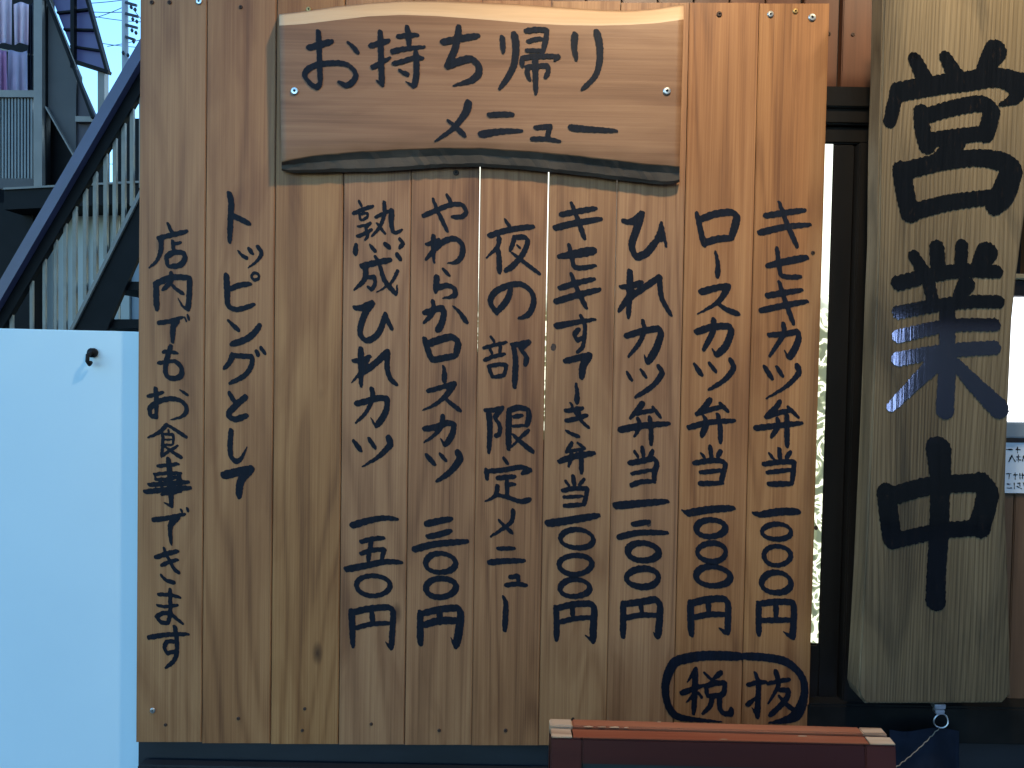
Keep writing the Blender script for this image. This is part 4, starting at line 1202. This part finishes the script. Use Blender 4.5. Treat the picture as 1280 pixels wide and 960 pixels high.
hang('hanging_sheet', 'pale lilac sheet hung low between pink cloth and balcony corner post', 10, 34, 64, 125, 'cloth_lilac', 4, HY + .22)
hang('hanging_garment', 'dark garment hung in the shade next to the balcony corner post', 36, 41, 5, 112, 'navy', 5, HY + .24)

# ------------------------------------------------------------------ utility pole and wires
up_ = empty('utility_pole', 'tall pale utility pole with dark fittings between the house and the menu board', 'utility pole')
UY = 11.0
pp = [px(158, 585, UY), px(157, 190, UY), px(156.5, 70, UY), px(156, -80, UY)]
tube('pole_shaft', pp, [.06, .052, .05, .046], MAT['pole'], up_, 12)
for y, w in ((3, 14), (17, 16), (31, 15), (46, 12)):
    a = px(157, y, UY - .06); b = px(157 + w, y + 4, UY - .06)
    bar('cross_arm', a, b, .036, MAT['wire'], up_)
for x, y in ((164, 9), (169, 12), (166, 24), (171, 27), (165, 38), (170, 41), (167, 52), (154, 66), (160, 69)):
    c = px(x, y, UY - .07)
    tube('insulator', [c + Vector((0, 0, .03)), c, c - Vector((0, 0, .03))], [.012, .028, .012], MAT['wire'], up_, 8)
WLAB = ['level wire ending at the utility pole just under its topmost fitting', 'topmost overhead wire rising out of the frame past the pole',
        'dark wire falling to the right across the pole below its top fittings', 'sagging wire crossing the pole at the height of its lowest fittings',
        'wire crossing the pole low down, rising to the right', 'steep wire falling from the pole top towards the menu board',
        'lowest sky wire, crossing the pole just above the handrail', 'wire rising to the pole top from beside the purple roof',
        'wire seen through the upper part of the narrow gap between the balusters', 'wire seen through the lower part of the narrow gap between the balusters']
for i, (a, b, sg) in enumerate([((100, 14), (160, 15), 1), ((95, 5), (190, -6), 2), ((104, 18), (190, 28), 2), ((104, 50), (190, 60), 2), ((134, 58), (190, 46), 1), ((150, -10), (190, 40), 1),
                                ((148, 97), (190, 92), 3), ((120, 22), (160, 6), 1), ((135, 175), (190, 172), 1), ((135, 205), (190, 203), 1)]):
    pts = [px(lerp(a[0], b[0], k / 10), lerp(a[1], b[1], k / 10) + sg * math.sin(3.14 * k / 10), UY + .3 + .1 * i) for k in range(11)]
    o = tube('overhead_wire', pts, .0065, MAT['wire'], None, 5)
    tag(o, WLAB[i], 'wire', 'overhead wires')

# ------------------------------------------------------------------ street side behind the viewer (seen in the glossy lacquer)
fb = empty('facing_building', 'grey rendered building across the street with lit shop window, behind the viewer', 'building')
OY = -6.5
wx0, wx1, wz0, wz1 = 3.62, 5.9, .95, 2.02
def fbox(n, a, b, m): return box(n, a, b, MAT[m], fb)
fbox('wall', (.8, OY - .3, 0), (wx0, OY, 6.5), 'plaster')
fbox('wall', (wx1, OY - .3, 0), (16, OY, 6.5), 'plaster')
fbox('wall', (wx0, OY - .3, wz1), (wx1, OY, 6.5), 'plaster')
fbox('wall', (wx0, OY - .3, 0), (wx1, OY, wz0), 'plaster')
fbox('window_pane', (wx0, OY - .2, wz0), (wx0 + .26, OY - .18, wz1), 'farwindow')
fbox('window_pane', (wx0 + .34, OY - .2, wz0), (wx1, OY - .18, wz1), 'farwindow_dim')
fbox('mullion', (wx0 + .26, OY - .2, wz0), (wx0 + .34, OY - .1, wz1), 'darkframe')

# ------------------------------------------------------------------ unseen side wall and eave, added to block sky light from right and above
por = empty('shade_porch', 'unseen timber side wall and eave added to keep sky light off the signboard', 'shade_porch')
for k in range(5):
    y0 = -1.0 + k * .2
    box('wall_board', (1.40, y0, 0), (1.43, y0 + .195, 2.755), MAT['brownwall'], por, .002)
for k in range(11):
    y0 = -2.1 + k * .2
    box('shade_eave_board', (-.55, y0, 2.76), (1.6, y0 + .196, 2.785), MAT['brownwall'], por, .002)

# ------------------------------------------------------------------ put every thing's origin at its base
bpy.context.view_layer.update()
for o in list(COL.objects):
    if o.parent or o.type not in ('EMPTY', 'MESH') or o.get('kind') == 'structure': continue
    if o.type == 'MESH':
        V = [v.co.copy() for v in o.data.vertices]
    else:
        V = []
        stack = list(o.children)
        while stack:
            c_ = stack.pop()
            stack += list(c_.children)
            if c_.type == 'MESH': V += [v.co.copy() for v in c_.data.vertices]
    if not V: continue
    lo_ = Vector([min(v[k] for v in V) for k in range(3)]); hi_ = Vector([max(v[k] for v in V) for k in range(3)])
    base = Vector(((lo_.x + hi_.x) / 2, (lo_.y + hi_.y) / 2, lo_.z))
    if o.type == 'MESH':
        o.data.transform(Matrix.Translation(-base)); o.location = base
    else:
        o.location = base
        for c_ in o.children: c_.location = c_.location - base
